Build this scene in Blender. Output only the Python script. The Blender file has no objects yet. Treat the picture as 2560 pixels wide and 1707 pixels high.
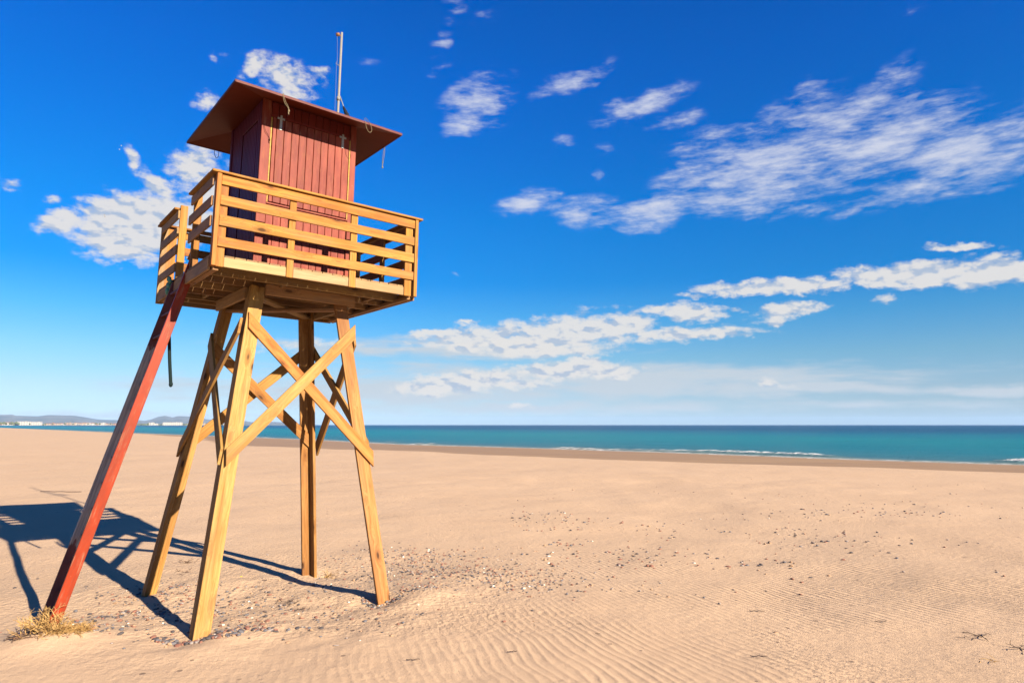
import bpy, bmesh, math, random
import numpy as np
from mathutils import Vector, Matrix, Euler

scene = bpy.context.scene
col = scene.collection
R = math.radians

# ------------------------------------------------------------------ camera
CAM_H = 2.4
cam_data = bpy.data.cameras.new("camera")
cam_data.sensor_width = 36.0
cam_data.lens = 23.49
cam_data.clip_start = 0.1
cam_data.clip_end = 90000.0
cam = bpy.data.objects.new("camera", cam_data)
cam.location = (0, 0, CAM_H)
cam.rotation_euler = (math.pi / 2 + 0.124, 0, 0)
col.objects.link(cam)
scene.camera = cam

# ------------------------------------------------------------------ exposure
scene.view_settings.view_transform = 'Standard'
scene.view_settings.look = 'None'
scene.view_settings.exposure = 1.9
scene.view_settings.gamma = 1.0
scene.view_settings.use_curve_mapping = False
scene.render.resolution_x = 1024
scene.render.resolution_y = 682

# ------------------------------------------------------------------ sun
SUN_EL = R(25.3)
SUN_AZ = R(-43.1)            # mathematical angle of the direction towards the sun
sun_vec = Vector((math.cos(SUN_AZ) * math.cos(SUN_EL), math.sin(SUN_AZ) * math.cos(SUN_EL), math.sin(SUN_EL)))
sd = bpy.data.lights.new("sun", 'SUN')
sd.energy = 5.0
sd.angle = R(0.5)
sd.color = (1.0, 0.87, 0.70)
so = bpy.data.objects.new("sun", sd)
so.rotation_euler = (-sun_vec).to_track_quat('-Z', 'Y').to_euler()
so.location = (20, -20, 30)
col.objects.link(so)


# ------------------------------------------------------------------ node helpers
class NT:
    def __init__(self, tree):
        self.t = tree
        self.n = tree.nodes
        self.l = tree.links

    def new(self, typ, **kw):
        nd = self.n.new(typ)
        for k, v in kw.items():
            setattr(nd, k, v)
        return nd

    def put(self, sock, v):
        if isinstance(v, bpy.types.NodeSocket):
            self.l.new(v, sock)
        elif v is not None:
            sock.default_value = v

    def math(self, op, a, b=None, c=None, clamp=False):
        nd = self.new('ShaderNodeMath', operation=op, use_clamp=clamp)
        self.put(nd.inputs[0], a)
        if b is not None: self.put(nd.inputs[1], b)
        if c is not None: self.put(nd.inputs[2], c)
        return nd.outputs[0]

    def vmath(self, op, a, b=None, out=0, scale=None):
        nd = self.new('ShaderNodeVectorMath', operation=op)
        self.put(nd.inputs[0], a)
        if b is not None: self.put(nd.inputs[1], b)
        if scale is not None: self.put(nd.inputs['Scale'], scale)
        return nd.outputs[out]

    def mix(self, f, a, b, blend='MIX'):
        nd = self.new('ShaderNodeMix', data_type='RGBA', blend_type=blend)
        self.put(nd.inputs[0], f)
        self.put(nd.inputs[6], a if isinstance(a, bpy.types.NodeSocket) else (*a, 1))
        self.put(nd.inputs[7], b if isinstance(b, bpy.types.NodeSocket) else (*b, 1))
        return nd.outputs[2]

    def noise(self, vec, scale, detail=4, rough=0.55, dist=0.0, out=0, lac=2.0):
        nd = self.new('ShaderNodeTexNoise')
        self.put(nd.inputs['Vector'], vec)
        nd.inputs['Scale'].default_value = scale
        nd.inputs['Detail'].default_value = detail
        nd.inputs['Roughness'].default_value = rough
        nd.inputs['Lacunarity'].default_value = lac
        nd.inputs['Distortion'].default_value = dist
        return nd.outputs[out]

    def map(self, vec, loc=(0, 0, 0), rot=(0, 0, 0), scale=(1, 1, 1), typ='POINT'):
        nd = self.new('ShaderNodeMapping', vector_type=typ)
        self.put(nd.inputs['Vector'], vec)
        nd.inputs['Location'].default_value = loc
        nd.inputs['Rotation'].default_value = rot
        nd.inputs['Scale'].default_value = scale
        return nd.outputs[0]

    def range(self, v, a, b, c=0.0, d=1.0, smooth=True):
        nd = self.new('ShaderNodeMapRange', interpolation_type='SMOOTHSTEP' if smooth else 'LINEAR')
        nd.clamp = True if not smooth else nd.clamp
        self.put(nd.inputs[0], v)
        for i, x in enumerate((a, b, c, d)):
            self.put(nd.inputs[i + 1], x)
        return nd.outputs[0]

    def ramp(self, v, stops, interp='LINEAR'):
        nd = self.new('ShaderNodeValToRGB')
        cr = nd.color_ramp
        cr.interpolation = interp
        while len(cr.elements) < len(stops):
            cr.elements.new(0.5)
        for e, (p, c) in zip(cr.elements, stops):
            e.position = p
            e.color = (*c, 1)
        self.put(nd.inputs[0], v)
        return nd.outputs[0]

    def bump(self, h, dist, strength=1.0, normal=None):
        nd = self.new('ShaderNodeBump')
        self.put(nd.inputs['Height'], h)
        nd.inputs['Distance'].default_value = dist
        self.put(nd.inputs['Strength'], strength)
        if normal is not None: self.put(nd.inputs['Normal'], normal)
        return nd.outputs[0]


def new_mat(name):
    m = bpy.data.materials.new(name)
    m.use_nodes = True
    m.node_tree.nodes.clear()
    nt = NT(m.node_tree)
    out = nt.new('ShaderNodeOutputMaterial')
    bs = nt.new('ShaderNodeBsdfPrincipled')
    nt.l.new(bs.outputs[0], out.inputs[0])
    return m, nt, bs


# ------------------------------------------------------------------ world: sky and clouds
# clouds seen over the sea: kind, azimuth, elevation, half length, half height, tilt (degrees), density
CLOUDS = [
    ('c', 12.30, 17.92, 4.67, 1.20, 5, 1.15),
    ('c', 20.49, 18.07, 4.89, 1.15, 3, 1.05),
    ('c', 18.88, 20.61, 5.58, 1.71, 14, 0.95),
    ('c', 24.64, 21.00, 5.39, 2.32, 16, 1.00),
    ('c', 30.21, 20.67, 5.14, 2.52, 12, 1.00),
    ('c', 36.17, 18.83, 4.56, 2.34, -2, 1.00),
    ('c', 29.22, 23.78, 3.30, 1.03, 28, 0.75),
    ('c', 22.46, 23.42, 4.04, 1.20, 20, 0.70),
    ('c', 16.85, 23.01, 3.09, 0.75, 12, 0.50),
    ('c', 32.27, 17.19, 4.19, 0.94, 9, 0.75),
    ('c', 24.89, 25.23, 1.79, 0.60, 30, 0.50),
    ('c', 11.23, 26.18, 3.65, 0.80, 11, 0.95),
    ('c', 14.37, 24.75, 2.15, 0.60, 8, 0.60),
    ('c', 5.60, 28.21, 3.21, 0.73, 16, 0.85),
    ('c', -2.99, 27.09, 2.88, 1.40, 22, 1.00),
    ('c', -3.95, 25.06, 2.34, 0.94, 10, 0.90),
    ('c', 1.39, 18.73, 2.37, 0.94, 16, 1.10),
    ('c', 3.82, 19.52, 0.75, 0.51, 27, 0.70),
    ('c', 5.84, 18.15, 2.27, 1.00, 7, 0.95),
    ('c', 4.83, 23.44, 1.08, 0.34, 2, 0.70),
    ('c', 8.30, 23.19, 0.99, 0.41, 1, 0.60),
    ('c', 7.72, 20.80, 0.43, 0.44, 41, 0.60),
    ('c', 24.72, 16.56, 2.47, 0.40, 8, 0.60),
    ('c', 27.50, 16.03, 1.49, 0.30, 8, 0.60),
    ('c', -2.64, 32.94, 1.17, 0.49, 16, 0.35),
    ('c', -5.44, 33.45, 1.07, 0.83, 38, 0.55),
    ('c', -6.58, 30.71, 0.94, 0.61, 40, 0.50),
    ('c', -12.72, 29.10, 1.22, 0.43, 9, 0.50),
    ('c', -6.94, 28.80, 1.16, 0.45, 19, 0.45),
    ('c', 33.00, 28.60, 0.79, 0.30, 15, 0.30),
    ('k', 34.33, 12.54, 2.18, 0.27, -8, 0.99),
    ('k', 33.19, 10.73, 6.44, 0.81, -4, 1.38),
    ('k', 36.55, 10.61, 2.63, 0.90, -5, 1.10),
    ('k', 21.83, 10.90, 5.36, 0.59, -2, 1.26),
    ('k', 15.34, 10.74, 1.12, 0.25, -3, 0.77),
    ('k', 22.88, 9.03, 2.52, 0.55, 5, 1.04),
    ('k', 21.54, 8.21, 1.46, 0.35, -3, 0.77),
    ('k', 29.91, 9.42, 0.91, 0.39, -5, 0.55),
    ('k', 18.75, 9.28, 0.88, 0.28, -3, 0.66),
    ('k', 15.29, 9.31, 2.44, 0.86, -3, 1.10),
    ('k', 12.52, 9.71, 1.29, 0.55, 8, 0.88),
    ('k', -6.60, 7.87, 2.32, 0.33, 1, 0.94),
    ('k', -3.81, 8.80, 1.51, 0.19, 0, 0.66),
    ('k', -2.48, 7.43, 5.64, 1.12, 3, 1.04),
    ('k', 4.66, 7.79, 6.65, 1.49, 5, 1.16),
    ('k', 9.86, 8.44, 2.18, 0.96, 3, 1.21),
    ('k', 14.17, 7.40, 6.18, 0.58, -0, 0.94),
    ('k', 2.40, 6.50, 6.32, 0.67, -1, 0.99),
    ('k', -4.73, 6.86, 4.50, 0.60, 0, 0.66),
    ('k', 5.37, 4.62, 5.06, 0.67, -1, 1.32),
    ('k', 6.31, 5.28, 1.84, 0.59, -1, 1.10),
    ('k', -3.77, 3.81, 4.48, 0.74, 2, 1.26),
    ('k', -6.17, 3.02, 4.08, 0.63, 0, 1.04),
    ('k', 0.15, 3.53, 3.36, 0.45, -0, 0.88),
    ('s', 8.31, 3.93, 23.31, 1.25, -1, 1.04),
    ('s', -2.85, 6.50, 12.31, 1.04, -0, 0.98),
    ('s', -8.43, 6.44, 13.08, 0.59, 0, 0.98),
    ('s', -10.18, 2.74, 18.47, 1.39, 0, 1.04),
    ('s', 11.91, 3.16, 16.30, 0.95, -1, 1.10),
    ('s', 25.24, 3.02, 5.51, 0.57, -4, 1.17),
    ('s', 35.93, 2.34, 4.16, 0.42, -2, 1.10),
    ('s', 2.75, 1.48, 20.87, 0.59, -0, 0.91),
    ('s', 28.13, 1.47, 12.11, 0.46, -1, 0.65),
    ('k', 0.78, 1.63, 1.49, 0.22, -0, 0.77),
    ('k', 21.16, 3.29, 1.92, 0.31, -10, 0.61),
    ('s', -29.57, 0.65, 12.43, 0.39, 0, 0.72),
    ('k', -30.44, 14.49, 3.27, 2.08, 8, 1.70),
    ('k', -28.14, 15.45, 2.94, 1.76, 7, 1.50),
    ('k', -32.02, 12.84, 1.70, 0.78, 8, 0.80),
    ('k', -34.70, 14.36, 1.96, 0.78, 15, 1.05),
    ('k', -33.15, 15.17, 0.83, 0.67, 9, 0.90),
    ('k', -26.54, 19.58, 2.00, 1.35, 47, 0.95),
    ('k', -28.88, 17.76, 1.48, 0.85, -24, 0.95),
    ('k', -24.54, 18.08, 1.97, 1.95, 7, 0.90),
    ('k', -30.83, 19.47, 0.48, 1.01, 21, 0.80),
    ('k', -22.25, 27.69, 1.57, 0.65, 39, 0.80),
    ('k', -19.61, 27.17, 2.41, 1.22, -10, 0.85),
    ('k', -20.24, 25.66, 2.88, 0.93, 16, 0.70),
    ('k', -17.31, 27.80, 1.65, 0.50, 7, 0.60),
    ('k', -25.73, 24.55, 1.14, 0.71, 28, 0.75),
    ('k', -38.07, 16.21, 0.97, 0.38, -12, 0.55),
    ('k', -35.40, 15.70, 0.58, 0.36, 10, 0.60),
    ('k', -25.37, 27.58, 0.46, 0.41, 11, 0.40),
    ('k', -24.46, 27.90, 1.35, 0.35, 10, 0.30),
    ('c', -4.71, 12.72, 0.38, 0.18, 1, 0.60),
    ('k', -17.35, 6.57, 5.27, 0.71, 2, 0.50),
]


world = bpy.data.worlds.new("World")
scene.world = world
world.use_nodes = True
wt = world.node_tree
wt.nodes.clear()
W = NT(wt)
wout = W.new('ShaderNodeOutputWorld')
bg = W.new('ShaderNodeBackground')
bg.inputs[1].default_value = 0.05
world.cycles.sampling_method = 'MANUAL'
world.cycles.sample_map_resolution = 512
W.l.new(bg.outputs[0], wout.inputs[0])
sky = W.new('ShaderNodeTexSky', sky_type='NISHITA')
sky.sun_disc = False
sky.sun_elevation = SUN_EL
sky.sun_rotation = math.pi / 2 - SUN_AZ
sky.air_density = 1.0
sky.dust_density = 0.25
sky.ozone_density = 3.0
tc = W.new('ShaderNodeTexCoord')
sep = W.new('ShaderNodeSeparateXYZ')
W.l.new(tc.outputs['Generated'], sep.inputs[0])
az = W.math('DEGREES', W.math('ARCTAN2', sep.outputs[0], sep.outputs[1]))
el = W.math('DEGREES', W.math('ARCSINE', sep.outputs[2]))
comb = W.new('ShaderNodeCombineXYZ')
W.l.new(az, comb.inputs[0]); W.l.new(el, comb.inputs[1])
P = comb.outputs[0]
# deepening of the blue with height (clear dry air, polarised look of the photograph)
tint = W.ramp(W.range(el, 0.0, 40.0, 0.0, 1.0, smooth=False),
              [(0.0, (.58, .78, 1.22)), (.075, (.58, .72, .97)), (.14, (.46, .74, .93)), (.22, (.21, .70, 1.03)), (.30, (.03, .60, 1.12)),
               (.43, (.005, .62, 1.25)), (.57, (.001, .59, 1.36)), (.72, (.001, .56, 1.45)), (1.0, (.001, .50, 1.40))])
skycol = W.vmath('SCALE', W.mix(1.0, sky.outputs[0], tint, 'MULTIPLY'), scale=0.70)


def warp(vec, scale, amt, detail=3):
    c = W.noise(vec, scale, detail, 0.6, out=1)
    c = W.vmath('SUBTRACT', c, (0.5, 0.5, 0.5))
    c = W.vmath('SCALE', c, scale=amt)
    return W.vmath('ADD', vec, c)


def coverage(kind, vec):
    acc = None
    for k, a, e, ra, re_, ang, s in CLOUDS:
        if k != kind:
            continue
        v = vec if acc is None else W.vmath('ADD', vec, W.math('MULTIPLY', acc, 1e-7))
        m = W.map(v, (a, e, 0), (0, 0, R(ang)), (ra * 1.4, re_ * 1.42, 1000.0), 'TEXTURE')
        r = W.vmath('LENGTH', m, out=1)
        b = W.math('MULTIPLY_ADD', r, -s, s * 1.12, clamp=False)
        acc = b if acc is None else W.math('SMOOTH_MAX', acc, b, 0.12)
    return W.math('MAXIMUM', acc, 0.0)


# everywhere outside the patch of sky described above: the same clouds, scattered at random
far_field = W.math('MAXIMUM', W.range(W.math('ABSOLUTE', az), 40, 48), W.range(el, 37, 45))
rnd = W.noise(W.map(P, scale=(0.5, 1.0, 1.0)), 0.09, 2, 0.5)
scatter = W.math('MULTIPLY', W.range(rnd, 0.56, 0.72, 0, 0.9), far_field)

# cirrus: torn, combed along a diagonal
pc = warp(P, 0.22, 2.6, 4)
cov_c = W.math('MAXIMUM', coverage('c', pc), scatter)
pr_ = W.map(P, rot=(0, 0, R(-22)), scale=(0.28, 1.0, 1.0))
pr_ = warp(pr_, 0.3, 1.3, 3)
fc = W.noise(pr_, 0.72, 9, 0.60)
fc2 = W.noise(W.map(P, loc=(3, 7, 0), rot=(0, 0, R(-24)), scale=(0.26, 1.0, 1.0)), 2.6, 6, 0.62)
fcm = W.math('MULTIPLY_ADD', fc2, 0.35, W.math('MULTIPLY', fc, 0.65))
dc = W.math('ADD', W.math('MULTIPLY', cov_c, 0.72), W.math('MULTIPLY_ADD', fcm, 3.1, -1.55))
dc = W.range(dc, 0.02, 1.12)
dc = W.math('MULTIPLY', dc, W.range(cov_c, 0.0, 0.35))
dc = W.math('MULTIPLY', dc, 0.92)

# cumulus and the low banks over the sea
pk = warp(W.map(P, scale=(1, 1.0, 1)), 0.5, 1.5, 5)
cov_k = coverage('k', pk)
fk = W.noise(W.map(P, loc=(11, 3, 0), scale=(0.6, 1.15, 1)), 1.05, 10, 0.63)
dk0 = W.math('ADD', W.math('MULTIPLY', cov_k, 1.25), W.math('MULTIPLY_ADD', fk, 2.3, -1.15))
dk = W.range(dk0, 0.22, 1.0)
dk = W.math('MULTIPLY', dk, W.range(cov_k, 0.0, 0.3))
# the underside of a bank is greyer: compare with the cloud a little lower down
fk_lo = W.noise(W.map(P, loc=(11, 3, 0), scale=(0.6, 1.15, 1)), 1.05, 3, 0.5)
fk_up = W.noise(W.map(P, loc=(11.15, 3.50, 0), scale=(0.6, 1.15, 1)), 1.05, 3, 0.5)
shade = W.range(W.math('SUBTRACT', fk_up, fk_lo), -0.02, 0.16)
kcol = W.mix(shade, (1.0, 0.97, 0.93), (0.58, 0.68, 0.84))
dk = W.math('MULTIPLY', dk, 0.93)

# thin veils
cov_s = coverage('s', warp(W.map(P, scale=(1, 1, 1)), 0.3, 1.2, 3))
fs = W.noise(W.map(P, scale=(0.14, 1.0, 1)), 1.1, 6, 0.6)
ds = W.math('MULTIPLY', W.range(W.math('ADD', cov_s, W.math('MULTIPLY_ADD', fs, 1.8, -0.9)), 0.1, 1.0), W.range(cov_s, 0.0, 0.3))
ds = W.math('MULTIPLY', ds, 0.9)

CLOUD_GAIN = 4.3
c1_ = W.mix(ds, skycol, (0.80 * CLOUD_GAIN * 0.92, 0.88 * CLOUD_GAIN * 0.92, 0.95 * CLOUD_GAIN * 0.92))
c2_ = W.mix(dc, c1_, (0.84 * CLOUD_GAIN, 0.88 * CLOUD_GAIN, 1.02 * CLOUD_GAIN))
kc = W.vmath('SCALE', kcol, scale=CLOUD_GAIN)
c3_ = W.mix(dk, c2_, kc)
W.l.new(c3_, bg.inputs[0])


# ------------------------------------------------------------------ object helpers
def tag(o, label=None, cat=None, group=None, kind=None):
    if label: o['label'] = label
    if cat: o['category'] = cat
    if group: o['group'] = group
    if kind: o['kind'] = kind
    return o


def link(name, mesh, parent=None, mat=None):
    o = bpy.data.objects.new(name, mesh)
    col.objects.link(o)
    if parent is not None: o.parent = parent
    if mat is not None and mesh is not None and not mesh.materials: mesh.materials.append(mat)
    return o


def mesh_np(name, verts, faces, smooth=True):
    me = bpy.data.meshes.new(name)
    faces = np.asarray(faces, dtype=np.int32)
    nv, nf, k = len(verts), len(faces), faces.shape[1]
    me.vertices.add(nv)
    me.vertices.foreach_set('co', np.asarray(verts, dtype=np.float32).ravel())
    me.loops.add(nf * k)
    me.loops.foreach_set('vertex_index', faces.ravel())
    me.polygons.add(nf)
    me.polygons.foreach_set('loop_start', np.arange(0, nf * k, k, dtype=np.int32))
    me.polygons.foreach_set('loop_total', np.full(nf, k, dtype=np.int32))
    me.polygons.foreach_set('use_smooth', np.full(nf, smooth, dtype=bool))
    me.update(calc_edges=True)
    return me


def vattr(me, name, arr):
    a = me.attributes.new(name, 'FLOAT', 'POINT')
    a.data.foreach_set('value', np.asarray(arr, dtype=np.float32))


rng = np.random.RandomState(7)
random.seed(11)


# ------------------------------------------------------------------ terrain functions
def _hash(ix, iy, seed):
    h = (ix.astype(np.int64) * 374761393 + iy.astype(np.int64) * 668265263 + seed * 1442695041) & 0xffffffff
    h = ((h ^ (h >> 13)) * 1274126177) & 0xffffffff
    return ((h ^ (h >> 16)) & 0xffff) / 65535.0


def vnoise(x, y, seed=0):
    x = np.asarray(x, float); y = np.asarray(y, float)
    ix = np.floor(x); iy = np.floor(y)
    fx = x - ix; fy = y - iy
    fx = fx * fx * fx * (fx * (fx * 6 - 15) + 10); fy = fy * fy * fy * (fy * (fy * 6 - 15) + 10)
    a = _hash(ix, iy, seed); b = _hash(ix + 1, iy, seed); c = _hash(ix, iy + 1, seed); d = _hash(ix + 1, iy + 1, seed)
    return (a * (1 - fx) + b * fx) * (1 - fy) + (c * (1 - fx) + d * fx) * fy - 0.5


SHORE = np.array([(2600, -2400), (900, -800), (260, -150), (120, -25), (70, 20), (50, 38), (37.1, 49.2), (29.9, 55.5), (20.5, 66.6), (3, 83.8), (-16.6, 100.2),
                  (-45.5, 139.8), (-102.9, 202.9), (-150.4, 255.4), (-248.7, 370.5), (-513, 675), (-900, 1090), (-1700, 1900), (-4600, 4400), (-12000, 9000), (-30000, 20000)], float)


def shore_dist(x, y):
    """distance to the waterline, positive inland"""
    best = np.full(x.shape, 1e12); sign = np.ones(x.shape)
    for i in range(len(SHORE) - 1):
        a, b = SHORE[i], SHORE[i + 1]
        d = b - a; L2 = d @ d
        t = np.clip(((x - a[0]) * d[0] + (y - a[1]) * d[1]) / L2, 0, 1)
        qx = x - (a[0] + t * d[0]); qy = y - (a[1] + t * d[1])
        dd = qx * qx + qy * qy
        cr = d[0] * (y - a[1]) - d[1] * (x - a[0])
        m = dd < best
        best[m] = dd[m]; sign[m] = np.where(cr[m] > 0, 1, -1)
    return np.sqrt(best) * sign


SEA_Z = -0.5
TM = Matrix.Translation((-3.426, 9.665, 0.037)) @ Euler((-.002, .016, .683), 'XYZ').to_matrix().to_4x4()


def tw(x, y, z=0.0):
    return TM @ Vector((x, y, z))


MOUNDS = [(-5.15, 7.88, .50, .125), (-3.2, 8.15, .5, .035), (-1.2, 9.75, .45, .07), (-2.6, 12.9, .7, .07), (-4.6, 10.3, .6, .04), (-4.0, 9.4, .7, -.05), (-0.6, 11.0, .9, .05),
          (-2.2, 9.0, .5, -.04), (-7.2, 9.6, 1.0, .05), (-3.0, 11.0, .6, -.05), (-3.66, 7.80, .26, -.045), (-1.80, 9.36, .24, -.05), (-2.98, 11.33, .26, -.04), (-5.2, 9.9, .22, -.04), (-3.3, 7.62, .30, .03), (-1.45, 9.2, .3, .025)]


def ground_z(x, y, sd_=None):
    x = np.asarray(x, float); y = np.asarray(y, float)
    if sd_ is None: sd_ = shore_dist(x, y)
    u = np.clip((sd_) / 26.0, 0, 1)
    z = (SEA_Z) * (1 - u) ** 1.6
    z = np.where(sd_ < 0, SEA_Z + np.clip(sd_ * 0.03, -3, 0), z)
    r = np.hypot(x, y)
    dry = np.clip((sd_ - 14) / 20, 0, 1)
    n = vnoise(x / 4.5, y / 4.5, 1) * .10 + vnoise(x / 1.4 + 5, y / 1.4, 2) * .045 + vnoise(x / .55, y / .55 + 9, 3) * .016
    n = n + vnoise(x / 22, y / 22, 4) * .22 * np.clip((r - 16) / 20, 0, 1)
    # sand trodden and blown about between the legs
    near = np.exp(-(((x + 3.2) / 3.4) ** 2 + ((y - 9.8) / 2.8) ** 2) ** 2)
    n = n + near * (vnoise(x / .32, y / .32, 6) * .035 + vnoise(x / .16, y / .16, 8) * .014)
    for mx, my, s, h in MOUNDS:
        n = n + h * np.exp(-((x - mx) ** 2 + (y - my) ** 2) / (s * s))
    return z + n * dry + vnoise(x / 3, y / 9, 5) * .02


def gz(x, y):
    return float(ground_z(np.array([x]), np.array([y]))[0])


def polar_grid(rings, thetas):
    r, t = np.meshgrid(rings, thetas, indexing='ij')
    x = r * np.sin(t); y = r * np.cos(t)
    nr, ntt = r.shape
    i = np.arange(nr - 1)[:, None] * ntt + np.arange(ntt - 1)[None, :]
    f = np.stack([i, i + 1, i + ntt + 1, i + ntt], -1).reshape(-1, 4)
    return x.ravel(), y.ravel(), f[:, ::-1]


front = np.linspace(R(-56), R(56), 560)
back = np.linspace(R(56), R(304), 170)[1:]
TH = np.concatenate([front, back])

# ------------------------------------------------------------------ sand
rings = np.concatenate([[0.01, .6, 1.2, 2, 2.8, 3.6, 4.3], np.geomspace(4.8, 30, 300), np.geomspace(30, 160, 110)[1:], np.geomspace(160, 15500, 60)[1:]])
gx, gy, gf = polar_grid(rings, TH)
sd_g = shore_dist(gx, gy)
gzv = ground_z(gx, gy, sd_g)
me = mesh_np("sand", np.stack([gx, gy, gzv], 1), gf)
vattr(me, "shore", sd_g)
wet_w = np.interp(gy, [20, 36, 50, 70, 90, 155, 200, 300], [15, 17, 24, 27, 25, 15, 7, 4])
wet_w = wet_w + vnoise(gx / 9, gy / 9, 21) * 3.0 + vnoise(gx / 2.2, gy / 2.2, 22) * 1.0
vattr(me, "wet", np.clip((wet_w - sd_g) / 1.6, -1, 8))

m_sand, N, bs = new_mat("sand")
geo = N.new('ShaderNodeNewGeometry').outputs['Position']
a_wet = N.new('ShaderNodeAttribute', attribute_name='wet').outputs['Fac']
a_sh = N.new('ShaderNodeAttribute', attribute_name='shore').outputs['Fac']
wetf = N.range(a_wet, 0.0, 1.0)
big = N.noise(N.map(geo, scale=(.25, .25, 1)), 1.0, 4, .6)
fine = N.noise(geo, 55, 5, .75)
mid = N.noise(geo, 3.2, 5, .65)
basec = N.mix(N.range(big, .3, .7), (.340, .231, .142), (.357, .246, .154))
basec = N.mix(N.range(mid, .45, .75, 0, .35), basec, (.305, .203, .122))
basec = N.mix(N.range(fine, .35, .7, 0, .5), basec, (.385, .272, .175))
grit = N.noise(geo, 230, 2, .6)
basec = N.mix(N.range(grit, .60, .74, 0, .55), basec, (.11, .07, .05))
# scattered bits of shell and weed, too small to build further out
vor = N.new('ShaderNodeTexVoronoi', feature='F1')
N.put(vor.inputs['Vector'], N.map(geo, scale=(1, 1, .2))); vor.inputs['Scale'].default_value = 3.1
bit = N.math('LESS_THAN', vor.outputs['Distance'], N.range(N.noise(geo, .35, 4, .6), .38, .62, .0, .12))
bitc = N.mix(N.range(vor.outputs['Color'], .3, .7), (.085, .055, .040), (.20, .135, .085))
basec = N.mix(N.math('MULTIPLY', bit, .85), basec, bitc)
wn = N.noise(N.map(geo, rot=(0, 0, R(40)), scale=(.05, .5, 1)), 1.2, 4, .6)
wetc = N.mix(N.range(wn, .35, .65), (.235, .148, .070), (.190, .118, .060))
rim_ = N.range(a_sh, 0.0, 5.0)
wetc = N.mix(rim_, (.24, .165, .10), wetc)
cc = N.mix(wetf, basec, wetc)
N.put(bs.inputs['Base Color'], cc)
N.put(bs.inputs['Roughness'], N.math('MULTIPLY_ADD', wetf, -.35, .95))
bs.inputs['Specular IOR Level'].default_value = .2
# wind ripples, crests along the shore direction
rp = N.map(geo, rot=(0, 0, R(-45)))          # x now runs across the crests
w1 = N.noise(geo, .55, 2, .5, out=1)
w2 = N.noise(N.map(rp, scale=(3.0, .9, 1)), 1.0, 2, .5)
sx = N.new('ShaderNodeSeparateXYZ'); N.put(sx.inputs[0], geo)
sw = N.new('ShaderNodeSeparateXYZ'); N.put(sw.inputs[0], w1)
X_, Y_ = sx.outputs[0], sx.outputs[1]
# crests swing from steep on the left to nearly shore-parallel on the right
f_ = N.math('MULTIPLY_ADD', X_, .619, N.math('MULTIPLY', Y_, .33))
f_ = N.math('ADD', f_, N.math('MULTIPLY', N.math('MULTIPLY', X_, N.math('MINIMUM', Y_, 14.0)), .043))
f_ = N.math('ADD', f_, N.math('MULTIPLY', N.math('MULTIPLY', X_, X_), -.0163))
ph = N.math('MULTIPLY', f_, 2 * math.pi / .108)
ph = N.math('ADD', ph, N.math('MULTIPLY', sw.outputs[0], 17.0))
ph = N.math('ADD', ph, N.math('MULTIPLY', w2, 8.5))
s1 = N.math('POWER', N.math('MULTIPLY_ADD', N.math('SINE', ph), .5, .5), 1.9)
s2 = N.math('SINE', N.math('MULTIPLY_ADD', ph, 1.0, .9))
rip = N.math('MULTIPLY_ADD', s2, .18, N.math('MULTIPLY', s1, 1.8))
pxs = N.new('ShaderNodeSeparateXYZ'); N.put(pxs.inputs[0], geo)
rmask = N.range(N.noise(geo, .22, 3, .55), .40, .56, .16, 1.0)
keep = N.math('MAXIMUM', N.range(pxs.outputs[0], -2.0, 6.0, .09, 1.3), N.range(pxs.outputs[1], 8.0, 7.3, 0.0, .26))
rmask = N.math('MULTIPLY', rmask, keep)
rmask = N.math('MULTIPLY', rmask, N.range(pxs.outputs[1], 8.5, 15.5, 1.0, 0.06))
rmask = N.math('MULTIPLY', rmask, N.math('SUBTRACT', 1.0, wetf))
h1 = N.math('MULTIPLY', rip, rmask)
b1 = N.bump(h1, .0100, 1.0)
lump = N.noise(geo, 7, 5, .62)
b2 = N.bump(lump, .035, N.math('MULTIPLY_ADD', wetf, -.4, .5), b1)
# sand trodden into small lumps round the tower and along the stony drifts
tr = N.noise(geo, 15, 4, .6)
trm = N.math('MAXIMUM', N.math('MULTIPLY', N.range(pxs.outputs[0], 2.0, -1.0), N.math('MULTIPLY', N.range(pxs.outputs[1], 7.6, 8.2), N.range(pxs.outputs[1], 15, 11))), N.range(N.noise(geo, .45, 3, .6), .5, .62, 0.0, .45))
b25 = N.bump(tr, .040, N.math('MULTIPLY', trm, N.math('SUBTRACT', 1.0, wetf)), b2)
b3 = N.bump(fine, .008, .9, b25)
N.put(bs.inputs['Normal'], b3)
sand = link("sand", me, mat=m_sand)
tag(sand, kind='structure')

# ------------------------------------------------------------------ sea
srings = np.concatenate([np.geomspace(30, 160, 150), np.geomspace(160, 15500, 110)[1:]])
sth = np.linspace(R(-75), R(140), 760)
sx_, sy_, sf = polar_grid(srings, sth)
sds = -shore_dist(sx_, sy_)
keepv = sds > -14
fk_ = keepv[sf].all(1)
sf = sf[fk_]
used = np.unique(sf); remap = -np.ones(len(sx_), int); remap[used] = np.arange(len(used))
sx_, sy_, sds = sx_[used], sy_[used], sds[used]; sf = remap[sf]
along = sx_ * .72 - sy_ * .69
h = vnoise(along / 14, sds / 5, 31) * .12 + vnoise(along / 5, sds / 1.6, 32) * .05
br = np.clip(vnoise(along / 6.5, sds * 0 + 3.3, 33) * 1.8 + .05 + 1.3 * np.exp(-((along + 24) / 8) ** 2) + .6 * np.exp(-((along + 7) / 4) ** 2), 0, 1)
brk = np.exp(-((sds - 3.2 - 3.4 * vnoise(along / 10, sds * 0, 34)) / .7) ** 2) * br
h = h * np.clip(sds / 6, 0, 1) * np.clip(1 - sds / 300, 0, 1) + brk * .34
sz = SEA_Z + h
sme = mesh_np("sea", np.stack([sx_, sy_, sz], 1), sf)
vattr(sme, "offshore", sds)
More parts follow.
